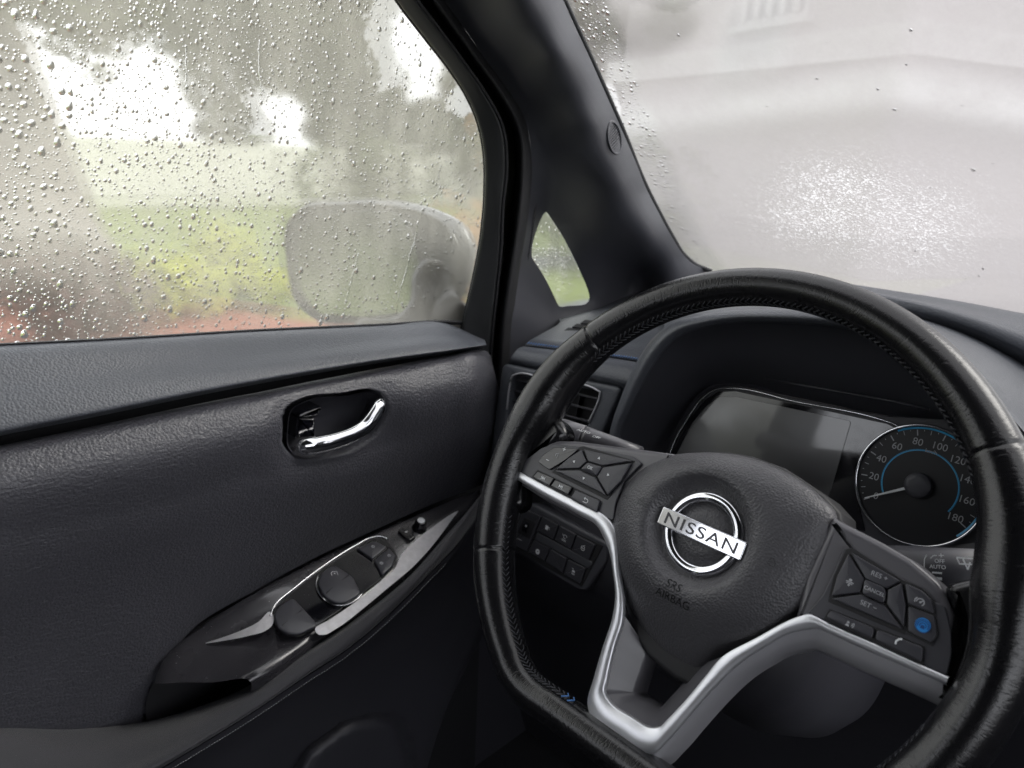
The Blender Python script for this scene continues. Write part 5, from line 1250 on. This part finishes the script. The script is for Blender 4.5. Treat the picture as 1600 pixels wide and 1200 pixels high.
# round badge: ring, name bar
bc = WFR.l(1097, 833, 0.006)
BRF = Frame(WFR.w(bc[0], bc[1], 0.0), WFR.ex, WFR.ey)
badge = []
prof = [(0.0270, .0035), (0.0270, .0056), (0.0262, .0068), (0.0240, .0076), (0.0214, .0070), (0.0202, .0056), (0.0200, .0035)]
V = []; F = []
for r_, z in prof:
    for k in range(96): V.append(BRF.w(r_*math.cos(2*math.pi*k/96), r_*math.sin(2*math.pi*k/96), z))
for j in range(len(prof)-1):
    for k in range(96): F.append((j*96+k, j*96+(k+1) % 96, (j+1)*96+(k+1) % 96, (j+1)*96+k))
ring = mesh('badge_ring', V, F, M['chrome'], whl)
lathe('badge_disc', BRF, 0, 0, [(0.0214, 0.0032), (0.0214, 0.0041), (0.01, 0.0041), (0.001, 0.0041)], M['airbag'], whl)
bar = pad('badge_bar', [(-.0305, -.0060), (.0305, -.0060), (.0305, .0060), (-.0305, .0060)], BRF, 0.0036, 0.0092, 0.0008, M['chrome'], whl, r=0.0010)
M['badgeink'] = pbr('badge_ink', (0.02, 0.02, 0.025), 0.3)
ccx = bpy.data.curves.new('n', 'FONT'); ccx.body = 'NISSAN'; ccx.size = 0.0112; ccx.align_x = 'CENTER'; ccx.align_y = 'CENTER'; ccx.extrude = 0.0001; ccx.offset = 0.00008; ccx.space_character = 1.12
t_ = bpy.data.objects.new('tmp', ccx); COL.objects.link(t_); dg = bpy.context.evaluated_depsgraph_get(); dg.update()
me = bpy.data.meshes.new_from_object(t_.evaluated_get(dg)); bpy.data.objects.remove(t_)
xs_ = [v.co.x for v in me.vertices]; k_ = 0.0515/(max(xs_)-min(xs_)); ys_ = [v.co.y for v in me.vertices]; ym = (max(ys_)+min(ys_))/2; xm = (max(xs_)+min(xs_))/2
for v in me.vertices: v.co = Vector(BRF.w((v.co.x-xm)*k_, (v.co.y-ym)*0.95, 0.00925+v.co.z))
me.materials.append(M['badgeink']); o_ = bpy.data.objects.new('lettering', me); COL.objects.link(o_); o_.parent = bar
def settle(o, lift):
    for v in o.data.vertices:
        h_ = hit.cache[air.name].ray_cast(v.co+Vector(WFR.n)*0.01, -Vector(WFR.n))
        if h_[0]: v.co = h_[0]+Vector(WFR.n)*lift
    return o
# moulded marks
z1 = zat(1052, 915)
settle(text('embossed_lettering', 'SRS', WFR, (1052, 915), 0.0072, M['rubber'], air, z=z1), 0.00035)
settle(text('embossed_lettering', 'AIRBAG', WFR, (1050, 936), 0.0072, M['rubber'], air, z=zat(1050, 936)), 0.00035)
strokes('embossed_line', [[(-7, 0), (7, 0)]], WFR, M['rubber'], air, z=zat(1050, 925), w=0.0004, at=(1050, 925), sc=0.001)
for u_, v_, m_ in ((1003, 786, 1), (1203, 880, -1)):
    strokes('horn_mark', [[(m_*q[0], q[1]) for q in ((-2.5, 1.2), (-2.5, -1.2), (1.2, -.5), (1.2, .5), (-2.5, 1.2))], [(m_*3, -1.6), (m_*3, 1.6)], arc(-m_*.6, 1.4, 1.3, 0, 180)], WFR, M['rubber'], air, z=zat(u_, v_), w=0.0004, at=(u_, v_), sc=0.0012, rot=0.0)

# ================================================================== RAIN ON THE GLASS
def drops(name, spots, n, mat, seg=11, outward=-1):
    """spots: (centre, radius, stretch, in-plane up, in-plane side)"""
    V = []; F = []; r_ = np.random.default_rng(31)
    T = np.linspace(0, 2*math.pi, seg, endpoint=False)
    for c, rad, st, up_, sd_, tilt in spots:
        lob = 1+0.10*np.sin(2*T+r_.random()*6.28)*r_.random()+0.10*np.sin(3*T+r_.random()*6.28)*r_.random()
        drip = np.where(np.sin(T) < 0, 1+0.10*st, 1-0.12*st)     # fuller at the bottom
        b = len(V); hgt = rad*0.23
        for q, hh in ((1.0, 0.0), (0.90, 0.34), (0.68, 0.68), (0.35, 0.93)):
            for k in range(seg):
                a = math.cos(T[k]+tilt)*rad*lob[k]*q*drip[k]; e = math.sin(T[k]+tilt)*rad*lob[k]*q*(1+0.35*st)
                V.append(c+sd_*a+up_*(e-(0.12*rad*hh))+n*outward*hgt*hh)
        V.append(c-up_*0.12*rad+n*outward*hgt)
        top = len(V)-1
        for j in range(3):
            for k in range(seg): F.append((b+j*seg+k, b+j*seg+(k+1) % seg, b+(j+1)*seg+(k+1) % seg, b+(j+1)*seg+k))
        for k in range(seg): F.append((b+3*seg+k, b+3*seg+(k+1) % seg, top))
        F.append(tuple(b+k for k in range(seg))[::-1])
    return mesh(name, V, F, mat)
rg = np.random.default_rng(11)
def scatter(num, box_, ok, place, radf, mind=1.1):
    out = []; cells = {}
    tries = 0
    while len(out) < num and tries < num*12:
        tries += 1
        u = rg.uniform(box_[0], box_[2]); v = rg.uniform(box_[1], box_[3])
        r = radf(u, v)
        if r is None or not ok(u, v, r): continue
        p = place(u, v); pr_ = r*1200/depth(p)   # radius in pixels
        key = (int(u//16), int(v//16)); bad = False
        for a in (-1, 0, 1):
            for b in (-1, 0, 1):
                for (x, y, q) in cells.get((key[0]+a, key[1]+b), ()):
                    if (x-u)**2+(y-v)**2 < ((q+pr_)*mind)**2: bad = True
        if bad: continue
        cells.setdefault(key, []).append((u, v, pr_)); out.append((u, v, r, p))
    return out
FEa = np.array(FE, float)
def okside(u, v, r):
    e = np.interp(v, FEa[:, 1], FEa[:, 0]); g = np.interp(u, [q[0] for q in G0], [q[1] for q in G0])
    return u < e+6 and v < g+3
def radside(u, v):
    k = rg.random()
    lowf = sstep(v, 380, 520)*(1-sstep(u, 350, 600))
    mirr = math.exp(-((u-560)/100)**2-((v-430)/60)**2)
    if u > 620 and v > 400 and rg.random() < 0.6: return None
    r = 0.00045+0.00065*rg.random()**1.5
    if k > 0.66: r = 0.0010+0.0009*rg.random()
    if k > 0.95: r = 0.0018+0.0011*rg.random()*(1.0+0.5*lowf)
    if u < 120 and k > 0.85: r = 0.0018+0.0016*rg.random()
    return r*0.86
big = scatter(7600, (-160, -50, 765, 545), okside, lambda u, v: gl(u, v, -0.0004), radside, 1.02)
big.sort(key=lambda q: -q[2])
sdv = np.array([0, 1.0, 0])
rd_ = drops('raindrops', [(p, r, rg.random()**2*1.6 if r > 0.001 else rg.random()*0.5, gup, sdv, rg.normal()*0.25) for u, v, r, p in big], GN, M['water'])
tag(rd_, 'raindrops of every size beading on the outside of the door window', 'raindrops', kind='stuff')
# trails where drops have run down
V = []; F = []
for path in ([(653, 345), (648, 375), (640, 400), (634, 425), (626, 450), (621, 470), (618, 492)], [(560, 395), (555, 415), (548, 440), (543, 460), (538, 478)], [(628, 160), (627, 140), (630, 110)], [(405, 62), (404, 100), (408, 150)], [(290, 70), (291, 110), (290, 150)]):
    P = resample([gl(a, b, -0.0006) for a, b in path], 26)+rg.normal(size=(26, 1))*np.array([[0, .00025, 0]])
    a, b = tube(None, P, 0.00042+0.0002*rg.random(26), None, n=7, flat=0.8); k = len(V); V += list(a); F += [tuple(k+q for q in t) for t in b]
tag(mesh('water_trails', V, F, M['water']), 'thin water trails running down the door window over the mirror', 'water trail', kind='stuff')
# quarter window and the clear strip of the windscreen
okq = lambda u, v, r: inside(QO, u, v)
qd = scatter(330, (820, 315, 940, 495), okq, lambda u, v: onX(u, v, -0.7228), lambda u, v: 0.0006+0.0014*rg.random()**2, 1.0)
tag(drops('raindrops', [(p, r, rg.random(), np.array([0, 0, 1.0]), sdv, rg.normal()*.3) for u, v, r, p in qd], np.array([1.0, 0, 0]), M['water']), 'raindrops on the small quarter window ahead of the door', 'raindrops', kind='stuff')
def okw(u, v, r):
    d = u-edge_u(v); wd = np.interp(v, [0, 120, 200, 300, 400], [66, 56, 50, 50, 38]); return 4 < d < wd
wd_ = scatter(520, (850, -50, 1130, 425), okw, lambda u, v: ws(u, v, -0.0006), lambda u, v: 0.0006+0.0019*rg.random()**2.2, 1.0)
wd_ += scatter(40, (1000, 0, 1590, 440), lambda u, v, r: u-edge_u(v) > 80, lambda u, v: ws(u, v, -0.0006), lambda u, v: 0.0005+0.0016*rg.random()**3, 1.0)
wup = norm([0, -0.41, 0.29])
tag(drops('raindrops', [(p, r, rg.random(), wup, np.array([1.0, 0, 0]), rg.normal()*.4) for u, v, r, p in wd_], WSN, M['water']), 'raindrops in the unwiped strip of windscreen beside the pillar', 'raindrops', kind='stuff')
# beaded condensation smear low in the windscreen
def radsp(u, v):
    a = 0.10*math.exp(-((u-1350)/190)**2-((v-340)/90)**2)+math.exp(-((u-1305)/80)**2-((v-300)/45)**2)+0.75*math.exp(-((u-1255)/60)**2-((v-345)/30)**2)+0.5*math.exp(-((u-1440)/75)**2-((v-345)/55)**2)
    if v > 300: a += .35*math.exp(-((u-1400)/110)**2-((v-375)/50)**2)
    if rg.random() > a: return None
    return 0.0004+0.0018*rg.random()**2.5*min(a, 1)
M['bead'], N_, L_ = newmat('condensation_bead')
t_ = N_.new('ShaderNodeBsdfTranslucent'); t_.inputs[0].default_value = (0.93, 0.93, 0.94, 1); d_ = N_.new('ShaderNodeBsdfTransparent'); m_ = N_.new('ShaderNodeMixShader'); m_.inputs[0].default_value = 0.52
o_ = N_.new('ShaderNodeOutputMaterial'); L_.new(t_.outputs[0], m_.inputs[1]); L_.new(d_.outputs[0], m_.inputs[2]); L_.new(m_.outputs[0], o_.inputs[0])
sp_ = scatter(6000, (1100, 200, 1600, 470), lambda u, v, r: True, lambda u, v: ws(u, v, -0.0008), radsp, 0.62)
tag(drops('condensation_beads', [(p, r, rg.random()*1.0, norm(wup+np.array([.7, 0, 0])), norm(np.array([1.0, 0, 0])-wup*.7), rg.normal()*.3) for u, v, r, p in sp_], WSN, M['bead'], seg=8), 'white smear of beaded water low on the windscreen above the wheel', 'water beads', kind='stuff')
